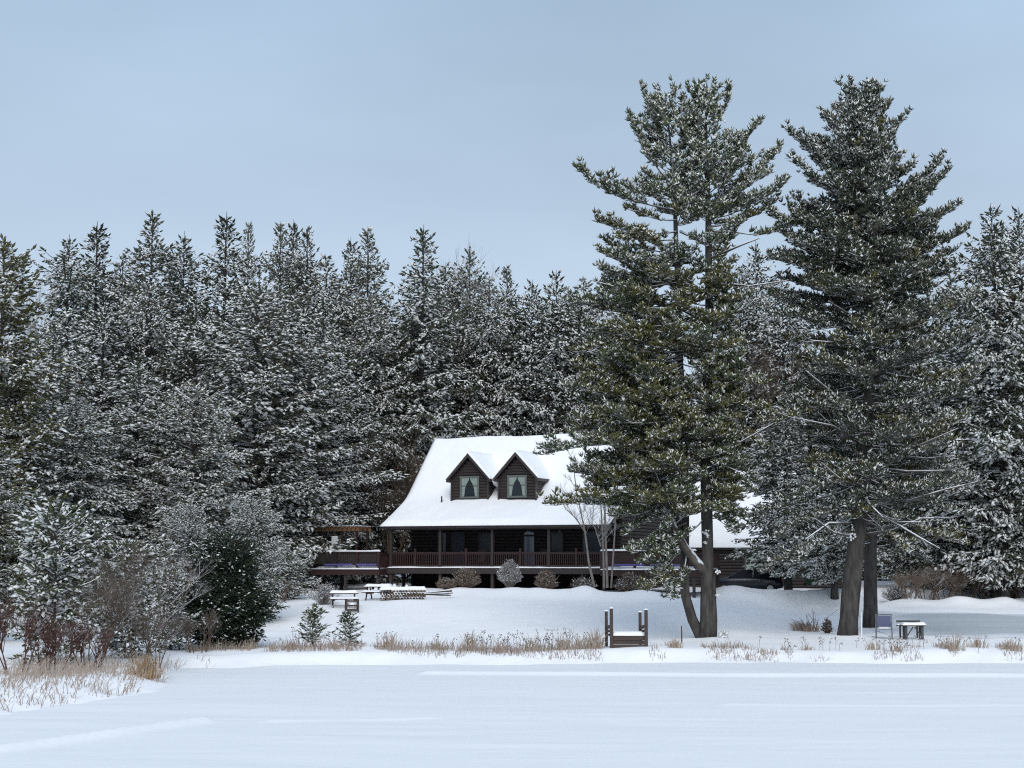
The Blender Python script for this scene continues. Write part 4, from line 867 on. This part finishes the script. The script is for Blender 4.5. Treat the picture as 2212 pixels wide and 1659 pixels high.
# side decks: left with pergola, right behind the twin pine
def side_deck(x0, x1, y0, y1, label, bench_ranges, fr=0):
    q = hw(x0, y0); r = thing('timber_deck', label, 'deck', (q.x, q.y, 0), TH); L = x1 - x0; Dp = y1 - y0
    f = MB()
    nb = int(Dp / .15)
    for k in range(nb): f.box((L / 2, .07 + k * Dp / nb, ZD - .13), (L, Dp / nb - .01, .04))
    f.build('deck_boards', REDW, r)
    m = MB(); m.box((L / 2, -.03, ZD - .30), (L + .1, .05, .34)); m.box((-.03, Dp / 2, ZD - .3), (.05, Dp, .34)); m.box((L + .03, Dp / 2, ZD - .3), (.05, Dp, .34)); m.build('rim_board', REDW, r)
    # front panel with top rail, gaps where the bench shows
    p = MB(); p.box((L / 2, .04, ZD + .95), (L + .1, .16, .06)); p.build('top_rail', REDW, r)
    p = MB()
    for k in range(int(L / .145)): p.box((.09 + k * .145, .06, ZD + .56), (.125, .025, .72))
    p.build('front_panel', LOG if not fr else REDW, r)
    for x in [0.0, L * .36, L * .68, L]:
        w_ = MB(); w_.box((x, .0, ZD + .42), (.13, .13, 1.12)); w_.build('rail_post', REDW, r)
    s = MB()
    for (a, b) in bench_ranges: s.box(((a + b) / 2, -.06, ZD + .17), (b - a, .16, .12), bev=.03)
    s.build('cushion', CUSH, r)
    blanket('rail_snow', -.08, L + .08, -.05, .13, lambda y: ZD + .983, .10, .07, r, .05)
    blanket('rim_snow', -.05, L + .05, -.16, .02, lambda y: ZD - .12, .08, .07, r, .05, seed=3)
    blanket('floor_snow', .05, L - .05, .2, Dp - .05, lambda y: ZD - .108, .16, .2, r, .15, seed=5)
    for x in [.1, L * .5, L - .1]:
        for y in (.1, Dp - .1):
            a = q + Vector((x * cT - y * sT, x * sT + y * cT, 0)); z = G(a.x, a.y) - .2
            w_ = MB(); w_.box((x, y, (z + ZD - .47) / 2), (.15, .15, ZD - .47 - z)); w_.build('deck_post', TRIM, r)
    rail((-.0, .15), (-.0, Dp), ZD - .1, .95, r); rail((L, .15), (L, Dp), ZD - .1, .95, r); rail((0, Dp), (L, Dp), ZD - .1, .95, r)
    return r, q, L, Dp
ld = side_deck(-4.55, .15, -.5, 3.4, 'red brown timber deck with snowy rail and blue cushions left of the porch', [(.9, 2.9), (3.2, 4.6)])
rdk = side_deck(14.95, 20.6, -1.0, 4.5, 'red brown timber deck with snowy rail right of the porch, behind the twin pine', [(.8, 2.6), (3.0, 5.0)], 1)
# snow-topped side table seen on the left deck
q = hw(-1.3, 1.0); r = thing('deck_table', 'small snow topped table standing on the left deck', 'table', (q.x, q.y, ZD + .05), TH)
b = MB(); b.box((0, 0, .70), (1.2, .7, .05)); b.build('tabletop', REDW, r)
for sx in (-.5, .5):
    for sy in (-.28, .28): b = MB(); b.box((sx, sy, .34), (.06, .06, .67)); b.build('leg', REDW, r)
# pergola
q = hw(-5.3, 1.6); pg = thing('pergola', 'small timber pergola with snowy beams above the left deck', 'pergola', (q.x, q.y, ZD - .1), TH)
for x, y in ((.1, .1), (1.7, .1), (2.75, .1), (.1, 1.6), (2.75, 1.6)):
    b = MB(); b.box((x, y, 1.22), (.13, .13, 2.44)); b.build('post', REDW, pg)
for y in (.0, 1.6): b = MB(); b.box((1.42, y - .07 + (.07 if y == 0 else .14), 2.5), (3.1, .06, .18)); b.build('beam', TAN, pg)
b = MB()
for k in range(10): b.box((.0 + k * .31, .85, 2.65), (.06, 2.2, .12))
b.build('rafters', TAN, pg)
s = MB()
for k in range(10): s.box((.0 + k * .31, .85, 2.735), (.09, 2.15, .05), bev=.02)
s.build('rafter_snow', SNOW, pg)
q = hw(-4.0, 1.45); r = thing('hanging_lantern', 'white box lantern hanging beside the middle pergola post', 'lantern', (q.x, q.y, 0), TH)
b = MB(); b.box((0, 0, 5.15), (.40, .14, .78), bev=.03); b.build('lantern_body', WHITEP, r)
b = MB(); b.tube([(0, 0, 5.53), (0, 0, 5.95)], .015, 5); b.build('hook', METAL, r)

# ------------------------------------------------------------------ garage
GD = 109.0
ga = P(1480, 1181, GD); gb = P(1830, 1181, GD); gl = gb.x - ga.x; gze = ga.z; gg = 2.15
gar = thing('garage', 'dark log garage with a big snowy roof and pale door behind the pines', 'garage', (ga.x, GD, 0))
top = P(1545, 1014, GD + 6.0).z - .3; wl_ = MB()
def ggab(z, L):
    if z < gze: return (0, L)
    k = (z - gze + .1) / (top - gze) * 5.5; return (k, L - k) if L - 2 * k > .1 else (None, None)
gdx0 = P(1612, 1200, GD).x - ga.x; gdx1 = gdx0 + 2.7; gdz1 = gze - .42
def logs(x0, x1, z0, z1): logwall(wl_, (x0, .5), (x1, .5), z0, full(z1))
logs(.3, gdx0 - .12, gg - .4, gze); logs(gdx1 + .12, gl - .3, gg - .4, gze)
logwall(wl_, (gdx0 - .12, .5), (gdx1 + .12, .5), gdz1 + .12, full(gze))
logwall(wl_, (gl - .3, .5), (gl - .3, 11.5), gg - .4, ggab); logwall(wl_, (gl - .3, 11.5), (.3, 11.5), gg - .4, full(gze)); logwall(wl_, (.3, 11.5), (.3, .5), gg - .4, ggab)
wl_.build('wall', LOG, gar)
b = MB(); slab(b, 0, gl, [(0, gze), (6, top), (12, gze)], .2); b.build('roof', TRIM, gar)
blanket('roof_snow', -.04, gl + .04, -.08, 12.05, lambda y: gze + (top - gze) * (1 - abs(y - 6) / 6) + .003, .3, .3, gar, .2, seed=9)
b = MB(); n = 4
for k in range(n): b.box(((gdx0 + gdx1) / 2, .52, gg + (k + .5) * (gdz1 - gg) / n), (gdx1 - gdx0, .06, (gdz1 - gg) / n - .025), bev=.012)
gdo = b.build('garage_door', GDOOR, gar)
b = MB(); b.box((gdx0 - .06, .44, (gg + gdz1) / 2), (.12, .08, gdz1 - gg)); b.box((gdx1 + .06, .44, (gg + gdz1) / 2), (.12, .08, gdz1 - gg)); b.box(((gdx0 + gdx1) / 2, .44, gdz1 + .06), (gdx1 - gdx0 + .24, .08, .12)); b.build('door_frame', TRIM, gar)
# car: side view, navy
cd = 100.5; cp = P(1616, 1240, cd); cz = G(cp.x, cp.y)
for_z = P(1616, 1231, cd).z - 1.46
car = thing('parked_car', 'navy blue car parked before the garage behind a snow bank', 'car', (cp.x, cd, for_z), math.radians(-12))
xs_ = [(-2.2, .55, .62), (-2.15, .42, .86), (-1.5, .28, .98), (-.95, .26, 1.02), (-.1, .26, 1.03), (.9, .26, 1.02), (1.6, .28, 1.0), (2.05, .36, .94), (2.2, .5, .75)]
cb = MB(); vs = []; prof = []
for (x, zl, zh) in xs_:
    hwid = .88 * (1 - .12 * (abs(x) / 2.2) ** 3)
    ring = [(-hwid * .92, zl), (-hwid, zl + (zh - zl) * .35), (-hwid * .97, zl + (zh - zl) * .8), (-hwid * .86, zh), (hwid * .86, zh), (hwid * .97, zl + (zh - zl) * .8), (hwid, zl + (zh - zl) * .35), (hwid * .92, zl)]
    vs += [(x, a, c_) for a, c_ in ring]
n = 8; fs = [(i * n + j, (i + 1) * n + j, (i + 1) * n + (j + 1) % n, i * n + (j + 1) % n) for i in range(len(xs_) - 1) for j in range(n)] + [tuple(range(n)), tuple(len(vs) - 1 - j for j in range(n))]
cb.add(vs, fs); bo = cb.build('body', NAVY, car, smooth=True)
def cabin(mb, sec_):
    vs = []
    for (x, z, hw_) in sec_: vs += [(x, -hw_, z), (x, hw_, z)]
    return vs
cbm = MB(); low = [(-1.15, .99, .78), (1.55, .98, .78)]; hi = [(-.35, 1.44, .60), (.95, 1.45, .60)]
vs = [(-1.15, -.78, 1.0), (1.6, -.78, 1.0), (1.6, .78, 1.0), (-1.15, .78, 1.0), (-.40, -.62, 1.42), (1.05, -.62, 1.42), (1.05, .62, 1.42), (-.40, .62, 1.42)]
cbm.add(vs, [(0, 1, 5, 4), (1, 2, 6, 5), (2, 3, 7, 6), (3, 0, 4, 7), (4, 5, 6, 7), (3, 2, 1, 0)]); cbm.build('windows', CARGL, car)
rfm = MB(); rfm.box((.33, 0, 1.445), (1.6, 1.26, .06), bev=.025)
for sg in (-1, 1):
    for (xa, xb_) in ((-1.15, -.40), (.35, .35), (1.6, 1.05)): rfm.bar((xa, sg * .79, 1.0), (xb_, sg * .63, 1.43), .05, .06)
rfm.build('car_roof', NAVY, car)
for sx in (-1.4, 1.38):
    for sg in (-1, 1):
        wv = MB(); wv.tube([(sx, sg * .70, .33), (sx, sg * .90, .33)], .33, 18); wh = wv.build('wheel', TYRE, car)
        wv = MB(); wv.tube([(sx, sg * .885, .33), (sx, sg * .915, .33)], .2, 14); wv.build('rim', CHROME, wh)
for sg in (-1, 1):
    b = MB(); b.box((2.13, sg * .62, .82), (.1, .3, .14), bev=.02); b.build('tail_light', LAMPR, car)
    b = MB(); b.box((-2.10, sg * .6, .72), (.12, .32, .14), bev=.02); b.build('headlight', FRAME, car)
blanket('car_snow', .5, 2.0, -.6, .6, lambda y: 1.03, .06, .2, car)
# wheeled bin
bp = P(1751, 1262, 98); bz_ = G(bp.x, bp.y)
bn = thing('wheeled_bin', 'green wheeled rubbish bin beside the garage snow bank', 'bin', (bp.x, 98, P(1751, 1266, 98).z))
b = MB(); vs = [(x * s_, y * s_, z) for z, s_ in ((.06, .82), (1.05, 1)) for x, y in ((-.34, -.36), (.34, -.36), (.34, .36), (-.34, .36))]
b.add(vs, [(3, 2, 1, 0), (4, 5, 6, 7), (0, 1, 5, 4), (1, 2, 6, 5), (2, 3, 7, 6), (3, 0, 4, 7)]); b.build('bin_body', BIN, bn)
b = MB(); b.box((0, -.02, 1.09), (.76, .82, .08), bev=.03); b.bar((-.3, .42, 1.0), (.3, .42, 1.0), .05, .05); b.build('lid', BIN, bn)
for sg in (-1, 1): b = MB(); b.tube([(sg * .26, .3, .1), (sg * .34, .3, .1)], .1, 12); b.build('wheel', TYRE, bn)

# ------------------------------------------------------------------ dock
DD = 66.2
o_ = P(1357, 1385, DD); k = 1 / pxm(DD)
dock = thing('wooden_dock', 'small snowy wooden landing with four posts at the pond edge', 'dock', (o_.x, DD, 0))
def dx(px): return P(px, 1385, DD).x - o_.x
def dz(py): return P(1357, py, DD).z
ztop = dz(1375); x0, x1 = dx(1323), dx(1392)
b = MB()
for kx in range(3): b.box(((x0 + x1) / 2, -.02, ztop - .085 - kx * .15), (x1 - x0, .05, .138))
b.box(((x0 + x1) / 2, .95, ztop - .12), (x1 - x0, .05, .22)); b.build('rim_board', DOCKW, dock)
b = MB()
for kk in range(10): b.box(((x0 + x1) / 2 - .012 * kk, .05 + kk * .2, ztop), (x1 - x0 + .06, .18, .04))
b.build('deck_boards', DOCKW, dock)
blanket('deck_snow', x0 - .04, x1 + .04, .0, 2.0, lambda y: ztop + .023, .16, .12, dock, .12)
for (px, yt, yb, yy, wd) in ((1321, 1315, 1386, -.06, .13), (1396, 1318, 1390, -.06, .13), (1310, 1321, 1376, 1.3, .12), (1383, 1323, 1372, 1.3, .12)):
    b = MB(); X = P(px, 1385, DD + yy).x - o_.x; b.box((X, yy, (P(px, yt, DD + yy).z - .1) / 2), (wd, wd, P(px, yt, DD + yy).z + .1)); po = b.build('post', DOCKW, dock)
    b = MB(); b.box((X, yy, P(px, yt, DD + yy).z + .03), (wd + .01, wd + .01, .05), bev=.02); b.build('post_snow', SNOW, po)
for (pa, pb) in ((1321, 1310), (1396, 1383)):
    b = MB(); b.bar((P(pa, 1385, DD).x - o_.x, -.02, dz(1352)), (P(pb, 1385, DD + 1.3).x - o_.x, 1.3, P(pb, 1356, DD + 1.3).z), .05, .13)
    b.bar((P(pa, 1385, DD).x - o_.x, -.02, dz(1362)), (P(pb, 1385, DD + 1.3).x - o_.x, 1.3, P(pb, 1364, DD + 1.3).z), .05, .09); b.build('side_rail', DOCKW, dock)
b = MB(); b.box(((x0 + x1) / 2, .5, .28), (x1 - x0 - .2, .9, .5)); b.build('under_dock_shade', DARK, dock)  # black box added as the darkness of the opening below the boards
def stake(px, pt_, D, label, m=DOCKW, rad=.03):
    a = P(px, pt_, D); z = G(a.x, a.y); r = MB(); r.tube([(0, 0, -.1), (.01, 0, (a.z - z) * .5), (0, .01, a.z - z)], [rad, rad * .9, rad * .7], 6)
    o = r.build('garden_stake', m); o.location = (a.x, a.y, z); tag(o, label, 'stake')
stake(1472, 1352, 71, 'thin dark stake standing in the snow left of the twin pine')
stake(1860, 1322, 72.4, 'pale thin stake close right of the leaning pine trunk', WHITEP, .035)

# ------------------------------------------------------------------ garden chair and picnic table on the right
a = P(1910, 1384, 72.2); z = G(a.x, a.y) + .02
ch = thing('garden_chair', 'metal garden chair with blue sling back beside the pine', 'chair', (a.x, a.y, z), math.radians(-14)); S = .40
b = MB()
for i in range(4): b.box((0, -.22 + i * .15, .42), (.66, .12, .035))
b.build('seat', METAL, ch); blanket('seat_snow', -.3, .3, -.28, .22, lambda y: .441, .05, .1, ch, .08)
b = MB(); b.poly([(-.30, .27, .50), (.30, .27, .50), (.30, .42, .98), (-.30, .42, .98)], (0, .02, 0)); b.build('backrest', CHAIRC, ch)
b = MB(); b.bar((-.34, .26, .40), (-.34, .43, 1.02), .04, .04); b.bar((.34, .26, .40), (.34, .43, 1.02), .04, .04); b.bar((-.36, .43, 1.03), (.36, .43, 1.03), .05, .05); b.build('back_frame', METAL, ch)
for sx in (-.34, .34):
    b = MB(); b.bar((sx, -.3, .65), (sx, .36, .67), .05, .035); b.build('armrest', METAL, ch)
    for sy in (-.29, .28): b = MB(); b.box((sx, sy, .32 if sy < 0 else .2), (.045, .045, .64 if sy < 0 else .4)); b.build('leg', METAL, ch)
a = P(1973, 1386, 71.8); z = G(a.x, a.y) + .02
pt = thing('picnic_table', 'dark picnic table with thick snow on its top beside the garden chair', 'table', (a.x, a.y, z)); pt.scale = (.84, .84, .92)
b = MB()
for i in range(5): b.box((0, -.3 + i * .15, .64), (1.22, .135, .04))
b.build('tabletop', TABLEW, pt); blanket('table_snow', -.62, .62, -.40, .40, lambda y: .662, .13, .08, pt, .12)
for sy, nm in ((.95, 0), (-.78, 1)):
    if nm: continue
    b = MB(); b.box((0, sy, .60), (1.25, .25, .04)); b.build('bench', TABLEW, pt); blanket('bench_snow', -.62, .62, sy - .14, sy + .14, lambda y: .622, .09, .08, pt, .1)
    b = MB(); b.box((-.45, sy, .3), (.08, .1, .57)); b.box((.45, sy, .3), (.08, .1, .57)); b.build('bench_leg', TABLEW, pt)
b = MB(); b.box((0, 1.0, .80), (1.25, .05, .10)); b.build('bench_back', TABLEW, pt)
for sx in (-.42, .42):
    b = MB(); b.box((sx, -.22, .31), (.13, .09, .62)); b.build('leg', TABLEW, pt); b = MB(); b.box((sx, .22, .31), (.13, .09, .62)); b.build('leg', TABLEW, pt)
    b = MB(); b.bar((sx * .8, -.2, .18), (sx * .1, -.2, .58), .05, .05); b.build('brace', TABLEW, pt)

# ------------------------------------------------------------------ garden things left of the house
def garden_bench(px, py, D, rz, L, label, name='picnic_table'):
    a = P(px, py, D); z = G(a.x, a.y) - .02; r = thing(name, label, 'table', (a.x, a.y, z), rz, 'snowy picnic tables on the slope')
    b = MB()
    for i in range(4): b.box((0, -.28 + i * .19, .72), (L, .17, .04))
    b.build('tabletop', REDW, r); blanket('table_snow', -L / 2, L / 2, -.4, .4, lambda y: .742, .15, .12, r, .12)
    for sy in (-.72, .72): b = MB(); b.box((0, sy, .44), (L, .24, .04)); b.build('bench', REDW, r); blanket('bench_snow', -L / 2, L / 2, sy - .13, sy + .13, lambda y: .462, .1, .1, r, .1)
    for sx in (-L * .38, L * .38):
        for s in (-1, 1): b = MB(); b.bar((sx, s * .2, .7), (sx, s * .62, 0), .05, .1); b.build('leg', REDW, r)
        b = MB(); b.bar((sx + .051, -.75, .38), (sx + .051, .75, .38), .05, .09); b.build('crossbar', REDW, r)
garden_bench(742, 1322, 86, .15, 1.5, 'snowy picnic table on the slope, left one, below the deck')
garden_bench(818, 1300, 91, -.2, 1.5, 'snowy picnic table on the slope, right one, before the white pickets')
a = P(760, 1330, 84); r = thing('lattice_crate', 'open timber crate planter with snow in it on the slope', 'planter', (a.x, a.y, G(a.x, a.y) - .02), .2)
b = MB()
for sx in (-.3, .3):
    for sy in (-.3, .3): b.box((sx, sy, .33), (.07, .07, .66))
for zz in (.12, .35, .58):
    for s in (-.3, .3): b.box((0, s, zz), (.53, .03, .08)); b.box((s, 0, zz), (.03, .53, .08))
b.build('crate_frame', DOCKW, r); b = MB(); b.blob((0, 0, .42), (.27, .27, .18), 4); b.build('snow_fill', SNOW, r, smooth=True)
# white pickets
a = P(838, 1288, 97); r = thing('picket_fence', 'short run of snowy white pickets under the deck corner', 'fence', (a.x, a.y, G(a.x, a.y) - .05), -.1)
b = MB()
b.box((0, .03, .22), (2.4, .03, .07)); b.build('rail', WHITEP, r)
for i, h in enumerate([.62, .55, .66, .58, .64, .5, .6]):
    b = MB(); X = -1.1 + i * .37; b.poly([(X - .1, 0, 0), (X + .1, 0, 0), (X + .1, 0, h - .08), (X, 0, h), (X - .1, 0, h - .08)], (0, .02, 0)); b.build('picket', WHITEP, r)
# firewood stack
a = P(870, 1312, 90); r = thing('firewood_stack', 'low snow covered stack of split firewood on the slope', 'firewood', (a.x, a.y, G(a.x, a.y) - .03), .12)
rd = random.Random(4); b = MB(); cut = mat('cut_wood', (.17, .125, .08), .9, (.07, .05, .035), 6)
for row in range(4):
    for i in range(15):
        X = -1.2 + i * .165 + (row % 2) * .08; b.tube([(X, -.25 + rd.uniform(-.04, .04), .08 + row * .13), (X, .25, .08 + row * .13)], rd.uniform(.055, .078), 6, rd.choice((0, 0, 1)))
b.build('logs', [cut, BARK], r); blanket('stack_snow', -1.3, 1.3, -.3, .3, lambda y: .56, .17, .12, r, .15)
# split log bench / rails lying right of the stack
a = P(925, 1300, 92); r = MB(); rd = random.Random(9)
for i in range(6): r.tube([(-1.3 + rd.uniform(-.2, .2), rd.uniform(-.4, .4), .1 + rd.uniform(0, .22)), (1.1 + rd.uniform(-.4, .4), rd.uniform(-.4, .4), .12 + rd.uniform(0, .35))], [.06, .045], 6)
o = r.build('log_pile', BARK_S); o.location = (a.x, a.y, G(a.x, a.y)); tag(o, 'few long snowy poles lying on the ground right of the firewood', 'poles')

# shrubs before the porch: dense twig domes
def dome(px, py, D, wpx, hpx, seed, label, m, vase=False, name='rounded_shrub', group='shrubs in front of the porch', n=420):
    a = P(px, py, D); z = G(a.x, a.y) - .05; rd = random.Random(seed); R = wpx / 2 / pxm(D); Hh = hpx / pxm(D); b = MB()
    for i in range(n):
        az = rd.uniform(0, 2 * PI); el = rd.uniform(.1, 1.5); rr = rd.uniform(.75, 1.05)
        tip = Vector((R * math.cos(az) * math.cos(el) * rr, R * math.sin(az) * math.cos(el) * rr, Hh * (.25 + .75 * math.sin(el)) * rr))
        s = Vector((tip.x * .12, tip.y * .12, 0)); mid = s.lerp(tip, .5) + Vector((0, 0, Hh * (.05 if vase else -.02)))
        b.tube([s, mid, tip], [.014, .010, .005], 3)
        for k in range(4):
            q = mid.lerp(tip, rd.random()); e_ = q + Vector((rd.uniform(-1, 1), rd.uniform(-1, 1), rd.uniform(-.2, 1))) * .14
            b.tube([q, e_], [.012, .016], 3)
    r = thing(name, label, 'shrub', (a.x, a.y, z), 0, group); b.build('twigs', m, r); return r
TW1 = mat('leafy_twig', (.13, .095, .07), .9, (.22, .17, .135), 5, snow=.75, snow_noise=6, spec=.1)
dome(1008, 1288, 95.5, 66, 42, 1, 'rounded brown shrub before the left part of the porch', TW1)
dome(965, 1288, 95.5, 48, 24, 2, 'low tan shrub left of the rounded brown shrub', TW1)
dome(1101, 1284, 94.6, 58, 62, 3, 'tall grey vase shaped shrub before the middle of the porch', TWIG_G, True)
dome(1180, 1282, 94, 56, 44, 4, 'rounded brown shrub right of the tall grey one', TW1)
dome(1260, 1282, 93.5, 60, 30, 5, 'low dark shrub at the foot of the birch clump', TWIG, n=200)
dome(1360, 1282, 93, 80, 46, 6, 'tangled shrub under the right deck', TWIG, n=260)
dome(700, 1300, 88, 90, 50, 7, 'thin grey shrub on the slope left of the picnic tables', TWIG_G, True, n=160)
for k, (px, top, D, l) in enumerate([(1962, 1222, 103, 'low brown brush at the left end of the far bank beyond the ice'), (2000, 1205, 104, 'brown brush second from the left beyond the ice'), (2040, 1198, 105, 'dense brown brush third from the left beyond the ice'), (2085, 1205, 105, 'brown brush fourth from the left beyond the ice'), (2128, 1180, 106, 'tall brown brush beyond the ice near the right edge'), (2175, 1195, 105, 'brown brush beyond the ice close to the right edge'), (2215, 1190, 105, 'brown brush cut by the right edge beyond the ice')]):
    put_bare('bare_shrub', l, px, top, D, 200 + k, TWIG if k % 2 else TW1, 'shrub', spread=.75, r0=.04, depth=4, stems=11, group='brush beyond the ice')
dome(1935, 1268, 104, 70, 40, 10, 'low snowy brush right of the dark trunk', TWIG_G, group='brush beyond the ice', n=250)
# ------------------------------------------------------------------ dry grass
def blades(mb, x, y, z, n, R, hh, lean, rd, w=.012, m=0, dirx=0, spread=.5):
    for i in range(n):
        a = rd.uniform(0, 6.28); q = rd.random() ** .8 * R; bx, by = x + math.cos(a) * q, y + math.sin(a) * q
        h = hh * rd.uniform(.3, 1.1) * (1 - .55 * (q / max(R, .01)) ** 2); d = Vector((math.cos(a) * spread * rd.random() + rd.uniform(-.25, .25) + dirx * rd.uniform(.3, 1), math.sin(a) * spread * rd.random(), 0)) * h
        ww = w * rd.uniform(.6, 1.3); sx = Vector((ww, ww * rd.uniform(-.5, .5), 0)); zz = z if z is not None else G(bx, by) - .03
        p0 = Vector((bx, by, zz)); p1 = p0 + d * .25 + Vector((0, 0, h * .55)); p2 = p0 + d * .7 + Vector((0, 0, h * .88)); p3 = p0 + d * 1.15 + Vector((0, 0, h * (.97 if lean < .5 else .7)))
        mb.add([p0 - sx, p0 + sx, p1 - sx, p1 + sx, p2 - sx * .7, p2 + sx * .7, p3], [(0, 1, 3, 2), (2, 3, 5, 4), (4, 5, 6)], m if rd.random() < .7 else (m + 1) % 2)
rd = random.Random(77)
def clump(px, py, D, wpx, hpx, n, label, mats=(GRASS, GRASS_P), dirx=0, name='dry_grass_clump', group='dry grass clumps along the shore', sp=.5, w=.010):
    a = P(px, py, D); z = G(a.x, a.y) - .04; b = MB(); blades(b, 0, 0, 0, int(n * .5), wpx * .6 / pxm(D), hpx * .85 / pxm(D), 0, rd, w, 0, dirx, sp)
    o = b.build(name, list(mats)); o.location = (a.x, a.y, z); tag(o, label, 'grass clump', group); return o
for (px, w_, h_, n, l) in [(455, 26, 28, 90, 'small tan grass clump at the left end of the shore line'), (538, 22, 34, 90, 'narrow tan grass clump below the dark spruce'), (632, 20, 38, 100, 'narrow tan grass clump left of the pine saplings'), (725, 30, 30, 90, 'low tan grass clump between the pine saplings'),
    (840, 44, 50, 200, 'broad golden grass clump right of the pine saplings'), (945, 34, 34, 130, 'pale grass clump left of the middle of the shore'), (1016, 36, 56, 200, 'tall golden grass clump at the middle of the shore'), (1078, 30, 36, 110, 'low pale grass clump right of the tall golden one'),
    (1150, 32, 46, 140, 'tan grass clump with thin upright stems above it'), (1216, 30, 50, 160, 'tan grass clump third from the dock'), (1250, 24, 44, 130, 'tan grass clump second from the dock'), (1286, 36, 58, 220, 'dense tan grass clump directly left of the dock'), (1459, 26, 30, 170, 'small golden grass clump right of the dock'),
    (1660, 40, 24, 100, 'low tan grass clump between the pines'), (1745, 30, 24, 80, 'low grass clump left of the leaning pine'), (1890, 36, 30, 100, 'grass clump on the shore below the garden chair'), (1936, 24, 26, 80, 'grass clump on the shore below the picnic table'), (2062, 40, 48, 170, 'tall rust tan grass clump right of the picnic table'), (2112, 40, 36, 130, 'grass clump right of the tall rust tan one'), (2185, 40, 34, 220, 'grass clump at the right edge of the shore')]:
    D = 65.6 + rd.uniform(-.3, .8); clump(px, 1425, D, w_, h_, n, l)
clump(1740, 1350, 78, 50, 36, 420, 'fountain shaped brown ornamental grass on the lawn between the pines', (GRASS_P, TW1), -.5, 'ornamental_grass', None, 1.3, .014)
clump(1765, 1345, 78.5, 60, 70, 30, 'thin arching stems above the ornamental grass', (TWIG, TW1), .5, 'arching_stems', None, .9, .012)
clump(310, 1475, 53.5, 60, 66, 420, 'rust brown grass clump on the tip of the left bank', (GRASS_O, GRASS), .15, 'dry_grass_clump', 'dry grass clumps along the shore', .4)
dome(1787, 1326, 76, 24, 30, 12, 'small round dark dried shrub left of the leaning pine trunk', TWIG, n=160, group=None, name='dried_shrub')
b = MB(); rd = random.Random(5)
for i in range(9000):                              # sparse shore stems, nobody could count them
    px = rd.uniform(400, 2212); D = rd.uniform(64.2, 67.2); a = P(px, 1420, D)
    if float(pond_sd(a.x, a.y)) < .2 or 1300 < px < 1405: continue
    if vn(a.x, a.y * .5, 1.1) + vn(a.x, 3, .5) * .5 < (-.16 if px < 1320 else -.02): continue
    blades(b, a.x, a.y, None, 1, .1, rd.uniform(.12, .6 if px < 1320 else .42), 0, rd, .007, 0, rd.uniform(-.4, .4))
o = b.build('shore_grass', [GRASS_P, TW1]); tag(o, 'thin dry stems sticking out of the snow along the far shore', 'dry grass', kind='stuff')
b = MB(); rd = random.Random(6); cnt = 0
while cnt < 3800:
    x = rd.uniform(-19, -10.2); y = rd.uniform(38, 62); d = float(pond_sd(x, y))
    if d < .1 or d > 5 or (y > 56 and rd.random() < .75): cnt += .2; continue
    if vn(x, y, .8) < -.22: continue
    cnt += 1; zz = G(x, y) - .03
    blades(b, x, y, zz, 1, .05, rd.uniform(.25, .8), 1, rd, .009, 0, rd.choice((.5, 1.1, .8, -.5, 1.5)), .9)
o = b.build('bank_grass', [GRASS_P, GRASS]); tag(o, 'long bent pale grass lying over the snowy left bank', 'dry grass', kind='stuff')
# seed heads: taller thin weeds along the shore
b = MB(); rd = random.Random(8)
for i in range(150):
    px = rd.choice((rd.uniform(560, 1310), rd.uniform(1010, 1240), rd.uniform(1640, 2212))); D = rd.uniform(65.3, 67.5); a = P(px, 1420, D)
    if float(pond_sd(a.x, a.y)) < .3: continue
    z = G(a.x, a.y); h = rd.uniform(.3, .85 if px < 1310 else .55); t = Vector((a.x + rd.uniform(-.15, .15), a.y, z + h))
    b.tube([(a.x, a.y, z - .03), Vector((a.x, a.y, z + h * .5)).lerp(t, .2), t], [.008, .007, .005], 3)
    for k in range(3): q = t - Vector((rd.uniform(-.08, .08), 0, rd.uniform(-.02, .16))); b.blob(q, (.028, .028, .024), k, nu=5, nv=3, amp=0)
    b.tube([Vector((a.x, a.y, z + h * .55)), (a.x + rd.uniform(-.18, .18), a.y, z + h * .85)], [.006, .004], 3)
o = b.build('weed_stems', TWIG); tag(o, 'thin brown weed stems with seed heads above the shore grass', 'weeds', kind='stuff')
